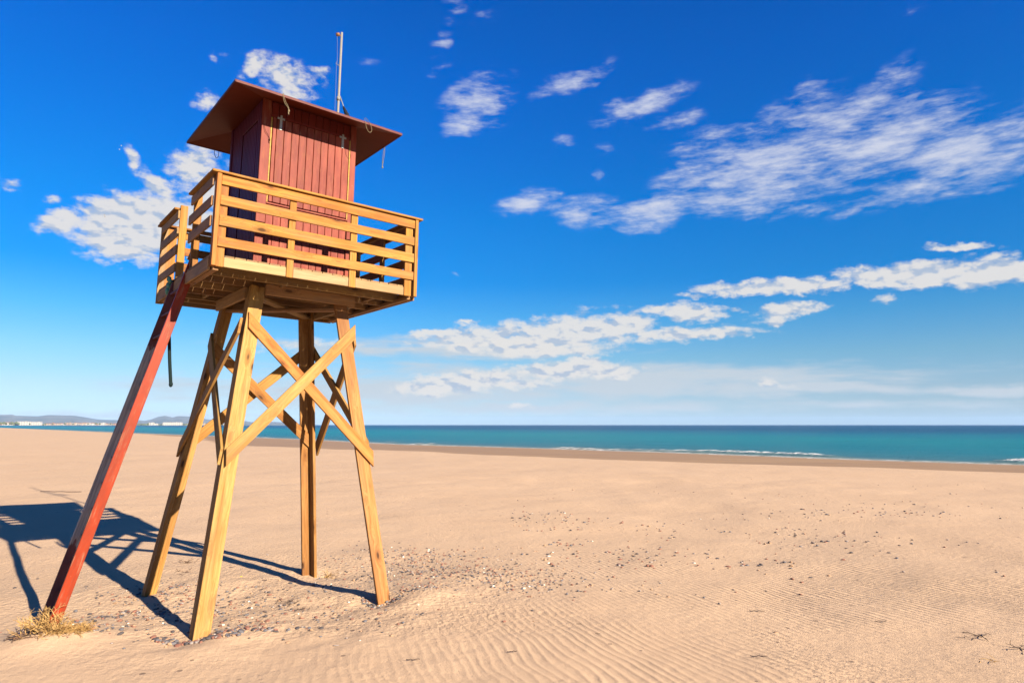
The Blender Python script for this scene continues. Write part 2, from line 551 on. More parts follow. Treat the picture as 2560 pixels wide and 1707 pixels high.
vattr(sme, "breaker", brk)
m_sea, N, bs = new_mat("sea_water")
geo = N.new('ShaderNodeNewGeometry').outputs['Position']
off = N.new('ShaderNodeAttribute', attribute_name='offshore').outputs['Fac']
brka = N.new('ShaderNodeAttribute', attribute_name='breaker').outputs['Fac']
lg = N.math('LOGARITHM', N.math('MAXIMUM', off, 1.0), 10.0)
lg = N.math('ADD', lg, N.math('MULTIPLY_ADD', N.noise(N.map(geo, rot=(0, 0, R(44)), scale=(.012, .05, 1)), 1.0, 4, .6), .5, -.25))
deep = N.ramp(N.math('DIVIDE', lg, 4.0),
              [(0.0, (.12, .14, .11)), (.20, (.025, .095, .115)), (.36, (.003, .100, .130)), (.48, (.0, .120, .140)), (.55, (.0, .085, .130)), (.62, (.0, .040, .092)), (1.0, (.0, .022, .070))])
streak = N.noise(N.map(geo, rot=(0, 0, R(44)), scale=(.05, .4, 1)), 1.0, 5, .6)
deep = N.mix(N.range(streak, .45, .75, 0, .35), deep, (.0, .04, .07))
fo = N.noise(N.map(geo, rot=(0, 0, R(44)), scale=(.5, 1.4, 1)), 1.9, 6, .70)
foam_edge = N.math('MULTIPLY', N.range(off, 3.2, .2), N.range(fo, .47, .57))
foam_brk = N.math('MULTIPLY', N.range(brka, .3, .7), N.range(fo, .45, .55))
caps = N.math('MULTIPLY', N.range(N.noise(N.map(geo, rot=(0, 0, R(44)), scale=(.14, .5, 1)), 1.1, 5, .7), .735, .77), N.range(off, 8, 20))
foam = N.math('MAXIMUM', N.math('MAXIMUM', foam_edge, foam_brk), N.math('MULTIPLY', caps, .5), clamp=True)
N.put(bs.inputs['Base Color'], N.mix(foam, deep, (.42, .42, .41)))
N.put(bs.inputs['Roughness'], N.math('MULTIPLY_ADD', foam, .5, .28))
bs.inputs['IOR'].default_value = 1.333
bs.inputs['Specular IOR Level'].default_value = .03
wv = N.noise(N.map(geo, rot=(0, 0, R(44)), scale=(.28, .9, 1)), 1.0, 6, .66)
wv2 = N.noise(N.map(geo, rot=(0, 0, R(44)), scale=(1.6, 3.5, 1)), 1.0, 4, .6)
nb = N.bump(wv, .55, .9)
nb = N.bump(wv2, .10, .8, nb)
N.put(bs.inputs['Normal'], nb)
sea = link("sea", sme, mat=m_sea)
tag(sea, kind='structure')

# ------------------------------------------------------------------ far shore and mountains
lr = np.concatenate([np.linspace(3900, 5200, 14), np.linspace(5600, 15500, 12)])
lth = np.linspace(R(-80), R(-18.6), 240)
lx, ly, lf = polar_grid(lr, lth)
rr = np.hypot(lx, ly); tt = np.degrees(np.arctan2(lx, ly))
edge = 3950 + vnoise(tt / 3, tt * 0, 41) * 160 + np.clip((tt + 24) * 120, 0, 2500)
lz = np.clip((rr - edge) / 260, 0, 1) * 2.2 - 1.6 + vnoise(lx / 200, ly / 200, 42) * .8
lme = mesh_np("far_shore", np.stack([lx, ly, lz], 1), lf)
m_land, N, bs = new_mat("far_shore_land")
geo = N.new('ShaderNodeNewGeometry').outputs['Position']
nn = N.noise(geo, .004, 5, .6)
N.put(bs.inputs['Base Color'], N.mix(N.range(nn, .4, .6), (.06, .06, .03), (.19, .15, .10)))
bs.inputs['Roughness'].default_value = .95
tag(link("far_shore", lme, mat=m_land), kind='structure')

PROFILE = [(-80, .5), (-70, .9), (-60, .6), (-50, 1.0), (-43, .62), (-40, .8), (-37.3, 0.713), (-36.61, 0.736), (-36.44, 0.654), (-35.66, 0.64), (-35.17, 0.632), (-34.64, 0.719), (-33.95, 0.713), (-33.45, 0.687), (-32.94, 0.661),
           (-32.42, 0.574), (-31.89, 0.473), (-31.36, 0.414), (-30.34, 0.369), (-29.75, 0.359), (-29.09, 0.374), (-28.64, 0.331), (-28.2, 0.44), (-27.76, 0.633), (-27.31, 0.713), (-26.78, 0.587),
           (-26.44, 0.692), (-25.59, 0.678), (-25.08, 0.602), (-24.31, 0.459), (-23.63, 0.366), (-22.65, 0.337), (-21.65, 0.318), (-21.14, 0.23), (-20.13, 0.28), (-19.21, 0.249), (-17.53, 0.129), (-16.3, 0.0)]
hr = np.linspace(8600, 14800, 46)
hth = np.linspace(R(-80), R(-16.3), 900)
hx, hy, hf = polar_grid(hr, hth)
rr = np.hypot(hx, hy); tt = np.degrees(np.arctan2(hx, hy))
top = np.interp(tt, [p[0] for p in PROFILE], [p[1] for p in PROFILE])
crest = 12000.0
u = np.clip((rr - 8600) / (crest - 8600), 0, 1); v = np.clip((14800 - rr) / (14800 - crest), 0, 1)
shape = np.minimum(u ** 1.3, v)
rid = 1 - np.abs(vnoise(hx / 900, hy / 900, 51)) * 2
rid2 = 1 - np.abs(vnoise(hx / 330, hy / 330, 52)) * 2
hz = crest * np.tan(np.radians(top)) * shape * (1 - (1 - shape) * .55 * (rid - .35)) + (rid2 - .5) * 16 * np.minimum(1, 2 * u * v) * np.clip(top / .4, 0, 1) * (1 - shape ** 6) + vnoise(hx / 150, hy / 150, 53) * 5 * shape - 2
hme = mesh_np("mountains", np.stack([hx, hy, hz], 1), hf)
m_hill, N, bs = new_mat("mountain_scrub")
geo = N.new('ShaderNodeNewGeometry').outputs['Position']
nn = N.noise(geo, .003, 6, .6)
N.put(bs.inputs['Base Color'], N.mix(N.range(nn, .38, .62), (.022, .032, .026), (.075, .068, .055)))
bs.inputs['Roughness'].default_value = 1.0
tag(link("mountains", hme, mat=m_hill), kind='structure')

# ------------------------------------------------------------------ wood and paint materials
def wood_mat(name, c_lo, c_hi, c_dark, knots=1.0, rough=.75, weather=0.0, paint=None):
    m, N, bs = new_mat(name)
    tc = N.new('ShaderNodeTexCoord').outputs['Object']
    oi = N.new('ShaderNodeObjectInfo')
    off = N.vmath('SCALE', oi.outputs['Random'], scale=1.0) if False else None
    cx = N.new('ShaderNodeCombineXYZ')
    N.put(cx.inputs[0], N.math('MULTIPLY', oi.outputs['Random'], 37.0)); N.put(cx.inputs[1], N.math('MULTIPLY', oi.outputs['Random'], 11.0)); N.put(cx.inputs[2], N.math('MULTIPLY', oi.outputs['Random'], 23.0))
    v = N.vmath('ADD', tc, cx.outputs[0])
    # knots
    kv = N.new('ShaderNodeTexVoronoi', feature='F1')
    N.put(kv.inputs['Vector'], N.map(v, scale=(2.1, 5.5, 5.5))); kv.inputs['Scale'].default_value = 1.0
    kd = kv.outputs['Distance']
    # grain, bending round the knots
    warp_ = N.math('MULTIPLY', N.range(kd, .45, .0), .06)
    cw = N.new('ShaderNodeCombineXYZ'); N.put(cw.inputs[1], warp_); N.put(cw.inputs[2], warp_)
    vg = N.vmath('ADD', v, cw.outputs[0])
    g1 = N.noise(N.map(vg, scale=(1.1, 26, 26)), 1.0, 4, .6, .3)
    g2 = N.noise(N.map(vg, scale=(5, 150, 150)), 1.0, 2, .6)
    bandv = N.noise(N.map(v, scale=(.7, 3, 3)), 1.0, 3, .5)
    base = N.mix(N.range(g1, .32, .68), c_lo, c_hi)
    base = N.mix(N.range(bandv, .42, .72, 0, .6), base, c_dark)
    base = N.mix(N.math('MULTIPLY', N.range(g2, .52, .70), .6), base, c_dark)
    g3 = N.noise(N.map(vg, scale=(.5, 60, 60)), 1.0, 3, .7)
    base = N.mix(N.math('MULTIPLY', N.range(g3, .54, .66), .5), base, c_dark)
    kn = N.math('MULTIPLY', N.range(kd, .15, .07), knots)
    halo = N.math('MULTIPLY', N.range(kd, .34, .12), .6 * knots)
    base = N.mix(halo, base, c_dark)
    base = N.mix(kn, base, tuple(c * .35 for c in c_dark))
    if weather > 0:
        wn = N.noise(N.map(v, scale=(1.6, 9, 9)), 1.0, 4, .65)
        base = N.mix(N.math('MULTIPLY', N.range(wn, .44, .66), weather), base, (.085, .070, .060))
    tint = N.new('ShaderNodeMix', data_type='RGBA', blend_type='MULTIPLY')
    N.put(tint.inputs[0], 1.0); N.put(tint.inputs[6], base); N.put(tint.inputs[7], oi.outputs['Color'])
    base = tint.outputs[2]
    hsv = N.new('ShaderNodeHueSaturation')
    N.put(hsv.inputs['Color'], base)
    N.put(hsv.inputs['Hue'], N.math('MULTIPLY_ADD', oi.outputs['Random'], .018, .491))
    N.put(hsv.inputs['Value'], N.math('MULTIPLY_ADD', N.math('FRACT', N.math('MULTIPLY', oi.outputs['Random'], 7.7)), .22, .89))
    N.put(bs.inputs['Base Color'], hsv.outputs[0])
    bs.inputs['Roughness'].default_value = rough
    bs.inputs['Specular IOR Level'].default_value = .16
    hgt = N.math('ADD', N.math('MULTIPLY', g1, .6), N.math('MULTIPLY', g2, .4))
    N.put(bs.inputs['Normal'], N.bump(hgt, .0022, .8))
    return m


def paint_mat(name, c1, c2, worn, amount, rough=.55, stripes=True):
    """painted boards: uneven coat, worn through to the wood in streaks"""
    m, N, bs = new_mat(name)
    tc = N.new('ShaderNodeTexCoord').outputs['Object']
    oi = N.new('ShaderNodeObjectInfo')
    cx = N.new('ShaderNodeCombineXYZ')
    N.put(cx.inputs[0], N.math('MULTIPLY', oi.outputs['Random'], 31.0)); N.put(cx.inputs[2], N.math('MULTIPLY', oi.outputs['Random'], 17.0))
    v = N.vmath('ADD', tc, cx.outputs[0])
    n1 = N.noise(N.map(v, scale=(1.5, 7, 7)), 1.0, 5, .65)
    g = N.noise(N.map(v, scale=(3.5, 90, 90)), 1.0, 4, .65)
    base = N.mix(N.range(n1, .3, .7), c1, c2)
    wsum = N.math('ADD', N.math('MULTIPLY', g, .55), N.math('MULTIPLY', N.noise(N.map(v, scale=(4, 12, 12)), 1.0, 5, .7), .45))
    wf = N.range(wsum, .60 - amount * .14, .70 - amount * .10)
    base = N.mix(N.math('MULTIPLY', wf, .75), base, worn)
    chips = N.noise(v, 45, 3, .6)
    base = N.mix(N.math('MULTIPLY', N.range(chips, .70, .76), min(1, amount)), base, tuple(min(1, c * 1.6) for c in worn))
    hsv = N.new('ShaderNodeHueSaturation')
    N.put(hsv.inputs['Color'], base)
    N.put(hsv.inputs['Value'], N.math('MULTIPLY_ADD', oi.outputs['Random'], .25, .87))
    N.put(bs.inputs['Base Color'], hsv.outputs[0])
    N.put(bs.inputs['Roughness'], N.math('MULTIPLY_ADD', wf, .3, rough))
    bs.inputs['Specular IOR Level'].default_value = .14
    N.put(bs.inputs['Normal'], N.bump(N.math('ADD', g, n1), .0012, .7))
    return m


def plain_mat(name, c, rough=.6, metal=0.0, bump=0.0, bscale=60, c2=None):
    m, N, bs = new_mat(name)
    tc = N.new('ShaderNodeTexCoord').outputs['Object']
    nn = N.noise(tc, bscale, 4, .6)
    N.put(bs.inputs['Base Color'], N.mix(N.range(nn, .35, .65), c, c2 or tuple(x * .78 for x in c)))
    bs.inputs['Roughness'].default_value = rough
    bs.inputs['Metallic'].default_value = metal
    bs.inputs['Specular IOR Level'].default_value = .18
    if bump: N.put(bs.inputs['Normal'], N.bump(nn, bump, .8))
    return m


M_PINE = wood_mat("pine", (.222, .110, .030), (.300, .172, .060), (.118, .048, .012), 1.0, weather=.18)
M_RAIL = wood_mat("rail_pine", (.205, .088, .015), (.265, .128, .030), (.105, .034, .006), .9, weather=.22)
M_DECK = wood_mat("deck_pine", (.165, .098, .043), (.200, .125, .058), (.090, .048, .020), .8, weather=.35)
M_RIM = wood_mat("rim_pine", (.225, .148, .070), (.255, .178, .090), (.160, .095, .038), .6)
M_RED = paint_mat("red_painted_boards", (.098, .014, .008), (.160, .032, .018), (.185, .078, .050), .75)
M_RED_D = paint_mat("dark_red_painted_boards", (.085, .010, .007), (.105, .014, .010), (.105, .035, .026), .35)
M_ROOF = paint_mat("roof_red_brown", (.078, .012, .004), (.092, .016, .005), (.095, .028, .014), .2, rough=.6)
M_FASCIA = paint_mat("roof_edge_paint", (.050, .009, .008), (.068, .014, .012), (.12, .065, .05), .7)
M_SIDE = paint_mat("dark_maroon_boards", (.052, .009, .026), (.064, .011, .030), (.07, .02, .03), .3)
M_YEL = plain_mat("yellow_timber_edge", (.30, .195, .05), .7, 0, .001, 30, (.24, .14, .035))
M_ORANGE = paint_mat("orange_red_ladder_paint", (.178, .018, .0025), (.115, .014, .004), (.17, .080, .045), .62, rough=.45)
M_MAROON = paint_mat("dark_ladder_paint", (.055, .007, .006), (.068, .009, .007), (.075, .02, .014), .3, rough=.6)
M_ZINC = plain_mat("zinc_fitting", (.30, .30, .29), .45, .3)
M_WHITEMETAL = plain_mat("white_enamel", (.17, .158, .14), .55, 0)
M_ROPE = plain_mat("pale_cord", (.17, .135, .08), .9, 0, .002, 300, (.10, .08, .045))
M_GREEN = plain_mat("green_rope", (.004, .013, .013), .85, 0, .004, 160, (.002, .006, .007))
M_GREEN_L = plain_mat("faded_green_rope", (.10, .26, .19), .85, 0, .004, 160, (.04, .13, .10))
M_BLACK = plain_mat("black_cloth", (.008, .007, .010), .85, 0, .004, 40)
M_RUST = plain_mat("rusty_pulley", (.20, .10, .045), .7, .3)


# rear ladder rail: dark paint top and bottom, worn to grey wood between
M_WORN, N, bs = new_mat("worn_ladder_rail")
tc = N.new('ShaderNodeTexCoord').outputs['Object']
sp = N.new('ShaderNodeSeparateXYZ'); N.put(sp.inputs[0], tc)
edge_n = N.math('MULTIPLY_ADD', N.noise(N.map(tc, scale=(3, 12, 12)), 1.0, 4, .6), .5, -.25)
xx = N.math('ADD', sp.outputs[0], edge_n)
gmask = N.math('MULTIPLY', N.range(xx, -1.20, -1.17), N.range(xx, 1.40, 1.37))
gr_ = N.noise(N.map(tc, scale=(2, 60, 60)), 1.0, 5, .65)
wood_ = N.mix(N.range(gr_, .35, .65), (.14, .115, .10), (.27, .225, .19))
pn_ = N.noise(N.map(tc, scale=(2, 12, 12)), 1.0, 4, .6)
N.put(bs.inputs['Base Color'], N.mix(gmask, N.mix(N.range(pn_, .4, .7), (.065, .009, .007), (.085, .014, .010)), wood_))
bs.inputs['Roughness'].default_value = .75
N.put(bs.inputs['Normal'], N.bump(gr_, .002, .8))


# ------------------------------------------------------------------ mesh builders (local metres)
def box_mesh(name, L, w, t, bev=.004, cut0=0.0, cut1=0.0, seg=1):
    """a board: X along its length, Z across its width, Y through its thickness; slanted ends by cut0 / cut1"""
    bm = bmesh.new()
    vs = []
    for sx in (-1, 1):
        c = cut0 if sx < 0 else cut1
        for sy in (-1, 1):
            for sz in (-1, 1):
                vs.append(bm.verts.new((sx * L / 2 + c * sz * w / 2, sy * t / 2, sz * w / 2)))
    q = lambda a, b, c, d: bm.faces.new((vs[a], vs[b], vs[c], vs[d]))
    q(0, 1, 3, 2); q(4, 6, 7, 5); q(0, 4, 5, 1); q(2, 3, 7, 6); q(0, 2, 6, 4); q(1, 5, 7, 3)
    bmesh.ops.recalc_face_normals(bm, faces=bm.faces)
    if bev > 0:
        bmesh.ops.bevel(bm, geom=list(bm.edges), offset=min(bev, t * .3), segments=seg, affect='EDGES')
    me = bpy.data.meshes.new(name)
    bm.to_mesh(me); bm.free()
    return me


def plank(name, p0, p1, w, t, wdir=(0, 0, 1), parent=None, mat=None, tint=None, bev=.004, cut0=0.0, cut1=0.0, label=None):
    p0 = Vector(p0); p1 = Vector(p1); d = p1 - p0; L = d.length; x = d.normalized()
    z = Vector(wdir); z = (z - x * z.dot(x)).normalized(); y = z.cross(x)
    me = box_mesh(name, L, w, t, bev, cut0, cut1)
    o = link(name, me, parent, mat)
    m = Matrix((x, y, z)).transposed().to_4x4(); m.translation = (p0 + p1) / 2
    base = parent.get('_inv') if parent is not None else None
    o.matrix_local = m
    if tint: o.color = (*tint, 1)
    if label: o['label'] = label
    return o


def tube_mesh(name, pts, r, sides=6, taper=None):
    pts = [Vector(p) for p in pts]
    vs, fs = [], []
    prev = None
    for i, p in enumerate(pts):
        d = (pts[min(i + 1, len(pts) - 1)] - pts[max(i - 1, 0)]).normalized()
        if prev is None:
            a = d.cross(Vector((0, 0, 1)) if abs(d.z) < .9 else Vector((1, 0, 0))).normalized()
        else:
            a = (prev - d * prev.dot(d)).normalized()
        prev = a
        b = d.cross(a)
        rad = r if taper is None else r * taper[i]
        for k in range(sides):
            an = 2 * math.pi * k / sides
            vs.append(p + (a * math.cos(an) + b * math.sin(an)) * rad)
    n = len(pts)
    for i in range(n - 1):
        for k in range(sides):
            a0 = i * sides + k; a1 = i * sides + (k + 1) % sides
            fs.append((a0, a1, a1 + sides, a0 + sides))
    fs.append(tuple(reversed(range(sides)))); fs.append(tuple(range((n - 1) * sides, n * sides)))
    me = bpy.data.meshes.new(name)
    me.from_pydata(vs, [], fs)
    for p in me.polygons: p.use_smooth = True
    me.update()
    return me


def smooth_path(pts, n=6):
    pts = [Vector(p) for p in pts]; out = []
    for i in range(len(pts) - 1):
        a = pts[max(i - 1, 0)]; b = pts[i]; c = pts[i + 1]; d = pts[min(i + 2, len(pts) - 1)]
        for k in range(n):
            t = k / n
            out.append(.5 * ((2 * b) + (c - a) * t + (2 * a - 5 * b + 4 * c - d) * t * t + (3 * b - a - 3 * c + d) * t ** 3))
    out.append(pts[-1])
    return out


def empty(name, parent=None, loc=(0, 0, 0)):
    o = bpy.data.objects.new(name, None)
    o.empty_display_size = .2
    col.objects.link(o)
    if parent is not None: o.parent = parent
    o.location = loc
    return o


bolt_me = None


def bolt(parent, world_m, loc_in_tower, ny):
    """a flat round washer with bolt head, on the face whose outward normal is ny (tower axes)"""
    global bolt_me
    if bolt_me is None:
        bm = bmesh.new()
        bmesh.ops.create_cone(bm, cap_ends=True, segments=10, radius1=.017, radius2=.015, depth=.006)
        bmesh.ops.create_cone(bm, cap_ends=True, segments=6, radius1=.009, radius2=.008, depth=.010, matrix=Matrix.Translation((0, 0, .006)))
        bolt_me = bpy.data.meshes.new('bolt'); bm.to_mesh(bolt_me); bm.free(); bolt_me.materials.append(M_ZINC)
    o = bpy.data.objects.new('bolt', bolt_me); col.objects.link(o); o.parent = parent
    q = Vector(ny).to_track_quat('Z', 'Y').to_matrix().to_4x4(); q.translation = Vector(loc_in_tower)
    o.matrix_local = world_m.inverted() @ q
    return o


# ------------------------------------------------------------------ the lifeguard tower
tower = empty('lifeguard_tower')
tower.matrix_world = TM
tag(tower, 'wooden lifeguard tower with red hut and pine railing on four splayed braced legs', 'lifeguard tower')

B0, KS = 1.256, (1.256 - .757) / 3.6


def hw(z): return B0 - KS * z


LW, LT = .185, .045
for sx in (-1, 1):
    for sy in (-1, 1):
        lg = empty('leg', tower)
        zt = 4.20
        fx_ = {(-1, 1): -.05, (1, 1): -.06, (-1, -1): .012}.get((sx, sy), 0)
        def pt(z, ox, oy): return (sx * (hw(z) - ox) + fx_ * (1 - z / 4.0), sy * (hw(z) - oy), z)
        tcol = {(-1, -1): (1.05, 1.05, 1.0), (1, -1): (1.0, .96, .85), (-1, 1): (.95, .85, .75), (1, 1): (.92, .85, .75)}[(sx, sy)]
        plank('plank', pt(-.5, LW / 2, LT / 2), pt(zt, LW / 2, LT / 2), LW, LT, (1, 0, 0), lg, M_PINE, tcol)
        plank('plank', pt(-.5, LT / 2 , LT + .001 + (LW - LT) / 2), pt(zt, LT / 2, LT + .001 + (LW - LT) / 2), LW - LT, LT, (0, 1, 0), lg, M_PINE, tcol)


def brace(axis, sgn, a0, z0, a1, z1, layer, tint, w=.15, t=.036):
    """diagonal board on the outside of one pair of legs"""
    def f(a, z):
        q = sgn * (hw(z) + t / 2 + .002 + layer * (t + .002))
        return (a, q, z) if axis == 'x' else (q, a, z)
    p0, p1 = Vector(f(a0, z0)), Vector(f(a1, z1))
    d = (p1 - p0).normalized()
    wd = (0, -sgn * KS, 1) if axis == 'x' else (-sgn * KS, 0, 1)
    run = abs(d.x if axis == 'x' else d.y)
    c = d.z / max(run, .05)
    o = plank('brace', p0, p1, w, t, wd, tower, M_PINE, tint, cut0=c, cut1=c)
    ny = (0, sgn, KS) if axis == 'x' else (sgn, 0, KS)
    for (P_, s_) in ((p0, 1), (p1, -1)):
        for e in (.09, .17):
            q = P_ + d * (s_ * e) + Vector(ny).normalized() * (t / 2 + .002)
            q.z += .02 * (1 if e < .1 else -1)
            bolt(o, o.matrix_local, q, ny)
    return o


# front face (towards the viewer), left, back, right
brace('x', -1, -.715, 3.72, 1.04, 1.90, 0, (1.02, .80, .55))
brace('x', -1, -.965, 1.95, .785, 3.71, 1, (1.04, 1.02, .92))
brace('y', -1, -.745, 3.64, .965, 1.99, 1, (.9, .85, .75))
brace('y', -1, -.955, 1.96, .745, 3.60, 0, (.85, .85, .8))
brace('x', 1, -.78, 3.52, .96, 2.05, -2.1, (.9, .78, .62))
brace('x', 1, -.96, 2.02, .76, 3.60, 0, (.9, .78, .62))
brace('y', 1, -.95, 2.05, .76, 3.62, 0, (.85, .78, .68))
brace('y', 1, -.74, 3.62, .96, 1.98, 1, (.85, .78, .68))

# beams joining the leg tops, diagonals below the deck
hz_ = hw(4.15)
plank('beam', (-.50, -(hz_ + .026), 4.165), (.80, -(hz_ + .026), 4.165), .15, .045, (0, 0, 1), tower, M_DECK, (1.25, 1.15, 1.0))
plank('beam', (-(hz_ + .026), -.56, 4.115), (-(hz_ + .026), .76, 4.115), .155, .045, (0, 0, 1), tower, M_DECK, (1.2, 1.15, 1.0))
plank('beam', (hz_ + .026, -.66, 4.115), (hz_ + .026, .72, 4.115), .15, .045, (0, 0, 1), tower, M_DECK)
plank('beam', (-.68, hz_ + .026, 4.115), (.72, hz_ + .026, 4.115), .15, .045, (0, 0, 1), tower, M_DECK)
plank('diagonal_tie', (-.62, -.62, 4.07), (.66, .66, 4.07), .14, .035, (1, -1, 0), tower, M_DECK, (1.2, 1.1, 1))
plank('diagonal_tie', (-.64, .64, 4.03), (.64, -.64, 4.03), .14, .035, (1, 1, 0), tower, M_DECK, (1.2, 1.1, 1))

# joists (along the front) and short blocks
ZD = 4.335
for y in (-.97, -.52, -.05, .42, .86, 1.22):
    plank('joist', (-1.355, y, 4.262), (1.355, y, 4.262), .13, .045, (0, 0, 1), tower, M_DECK, (1.15, 1.05, .95))
for i, (x, ya, yb) in enumerate([(-1.33, -1.37, 1.38), (1.33, -1.37, 1.38)]):
    plank('side_joist', (x, ya, 4.195), (x, yb, 4.195), .045, .075, (0, 0, 1), tower, M_DECK, (1.15, 1.05, .95))
for x, ya, yb in ((-.30, -.945, -.545), (.38, -.495, -.075), (1.02, -.945, -.545), (-.9, .445, .835), (.9, .445, .835), (.2, .885, 1.195), (1.1, -.025, .395)):
    plank('blocking', (x, ya, 4.27), (x, yb, 4.27), .11, .04, (0, 0, 1), tower, M_DECK)

# decking boards, running front to back with small gaps
nd = 20; pitch = 2.80 / nd
for i in range(nd):
    x = -1.40 + pitch * (i + .5)
    dz = random.uniform(-.0015, .0015)
    plank('deck_board', (x, -1.392 + random.uniform(-.004, .006), ZD + .0135 + dz), (x, 1.42, ZD + .0135 + dz), pitch - .007, .025, (1, 0, 0), tower, M_DECK, bev=.003)

# rim boards between the posts
FRONT_POSTS = [(-1.345, -1.250), (-.492, -.402), (.362, .460), (1.212, 1.328)]
LIMX = [(-1.250, -.492), (-.402, .362), (.460, 1.212)]
for a, b_ in LIMX:
    plank('rim_board', (a + .002, -1.398, 4.276), (b_ - .002, -1.398, 4.276), .118, .03, (0, 0, 1), tower, M_RIM)
plank('rim_board', (-1.398, -1.36, 4.243), (-1.398, 1.39, 4.243), .15, .03, (0, 0, 1), tower, M_DECK, (1.15, 1.05, .95))
plank('rim_board', (1.398, -1.37, 4.243), (1.398, 1.40, 4.243), .15, .03, (0, 0, 1), tower, M_DECK, (1.2, 1.1, 1))
plank('rim_board', (-1.38, 1.44, 4.243), (1.38, 1.44, 4.243), .15, .03, (0, 0, 1), tower, M_DECK)

# railing
ZB = [(4.448, 4.572), (4.703, 4.840), (4.958, 5.086), (5.212, 5.335)]
for a, b_ in FRONT_POSTS:
    xm = (a + b_) / 2
    plank('rail_post', (xm, -1.402, 4.212), (xm, -1.402, 5.335), b_ - a - .003, .04, (1, 0, 0), tower, M_RAIL, (1.12, 1.08, 1.0))
# corner boards, edge on to the side
plank('corner_board', (-1.374, -1.41, 4.21), (-1.374, -1.41, 5.350), .052, .10, (1, 0, 0), tower, M_RAIL, (1.05, .92, .85))
plank('corner_board', (1.374, -1.41, 4.21), (1.374, -1.41, 5.350), .052, .10, (1, 0, 0), tower, M_RAIL, (.98, .95, .95))
for i, (za, zb) in enumerate(ZB):
    tnt = [(1.0, .98, .9), (1.02, 1.05, 1.05), (1.0, 1.02, 1.0), (1.05, .98, .8)][i]
    plank('rail_board', (-1.344, -1.436, (za + zb) / 2 + .002), (1.344, -1.436, (za + zb) / 2), zb - za - .004, .026, (0, 0, 1), tower, M_RAIL, tnt)
plank('rail_cap', (-1.462, -1.40, 5.365), (1.462, -1.40, 5.365), .15, .028, (0, 1, 0), tower, M_RAIL, (.92, .90, .85))

# left side: front length up to the ladder opening, rear length behind it
plank('rail_cap', (-1.40, -1.322, 5.366), (-1.40, -.355, 5.366), .13, .028, (1, 0, 0), tower, M_RAIL, (.92, .90, .85))
plank('rail_cap', (-1.40, .375, 5.366), (-1.40, 1.330, 5.366), .14, .028, (1, 0, 0), tower, M_RAIL, (.92, .90, .85))
for i, (za, zb) in enumerate(ZB):
    zc = (za + zb) / 2
    e0 = [-.36, -.33, -.30, -.36][i]
    if i > 0:
        plank('rail_board', (-1.414, -1.358, zc), (-1.414, e0, zc), zb - za - .004, .026, (0, 0, 1), tower, M_DECK, (1.2, 1.1, 1.0))
    plank('rail_board', (-1.414, .33, zc), (-1.414, 1.36, zc), zb - za - .004, .026, (0, 0, 1), tower, M_DECK, (1.2, 1.1, 1.0))
plank('rail_post', (-1.352, -.42, 4.17), (-1.352, -.42, 5.345), .095, .045, (1, 0, 0), tower, M_RAIL)
plank('rail_post', (-1.352, .345, 4.17), (-1.352, .345, 5.41), .095, .045, (1, 0, 0), tower, M_RAIL, (1.1, 1.1, 1.15))
plank('rail_post', (-1.378, 1.372, 4.15), (-1.378, 1.372, 5.35), .052, .09, (0, 1, 0), tower, M_DECK)
# back
plank('rail_cap', (-1.462, 1.41, 5.365), (1.462, 1.41, 5.365), .15, .028, (0, 1, 0), tower, M_RAIL, (.92, .90, .85))
for i, (za, zb) in enumerate(ZB):
    zc = (za + zb) / 2
    plank('rail_board', (-1.40, 1.444, zc), (1.40, 1.444, zc), zb - za - .004, .026, (0, 0, 1), tower, M_RAIL)
for x in (-1.276, -.45, .41, 1.27):
    plank('rail_post', (x, 1.408, 4.17), (x, 1.408, 5.335), .15 if x < -1 else .10, .04, (1, 0, 0), tower, M_RAIL, (1.1, 1.08, 1.0))
# right side
plank('rail_cap', (1.40, -1.322, 5.366), (1.40, 1.33, 5.366), .14, .028, (1, 0, 0), tower, M_RAIL, (.92, .90, .85))
for i, (za, zb) in enumerate(ZB):
    zc = (za + zb) / 2
    plank('rail_board', (1.414, -1.358, zc), (1.414, 1.40, zc), zb - za - .004, .026, (0, 0, 1), tower, M_RAIL)
for y in (-.42, .43, 1.30):
    plank('rail_post', (1.375, y, 4.17), (1.375, y, 5.345), .10, .045, (0, 1, 0), tower, M_RAIL)

# ------------------------------------------------------------------ the hut on the deck
HX0, HX1, HY0, HY1 = -.69, .715, -.69, .66
ZF, ZT = 4.362, 6.86
# corner boards
for (x, y, wd, cx_, cy_) in ((HX0 + .0625, HY0 + .0, (1, 0, 0), .125, 0), (HX1 - .045, HY0, (1, 0, 0), .09, 0)):
    plank('corner_trim', (x, HY0 - .004, ZF), (x, HY0 - .004, ZT - .02), cx_, .028, (1, 0, 0), tower, M_RED)
# front boards below and above the shutter
SX0, SX1, SZ0, SZ1 = -.562, .621, 5.385, 6.620
xs = [SX0 + .004, -.455]
while xs[-1] + .108 < SX1 - .02: xs.append(xs[-1] + .1075)
xs[-1] = SX1 - .002 if SX1 - xs[-1] < .06 else xs[-1]
if xs[-1] < SX1 - .01: xs.append(SX1 - .002)
for a, b_ in zip(xs[:-1], xs[1:]):
    plank('wall_board', ((a + b_) / 2, HY0 + .014, ZF), ((a + b_) / 2, HY0 + .014, SZ0 - .045), b_ - a - .006, .02, (1, 0, 0), tower, M_RED, bev=.004)
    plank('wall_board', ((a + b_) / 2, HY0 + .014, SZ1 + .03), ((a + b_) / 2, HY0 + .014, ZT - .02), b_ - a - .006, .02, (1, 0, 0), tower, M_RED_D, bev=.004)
plank('wall_core', (HX0 + .05, HY0 + .05, 5.6), (HX1 - .05, HY0 + .05, 5.6), 2.4, .02, (0, 0, 1), tower, M_MAROON, bev=0)
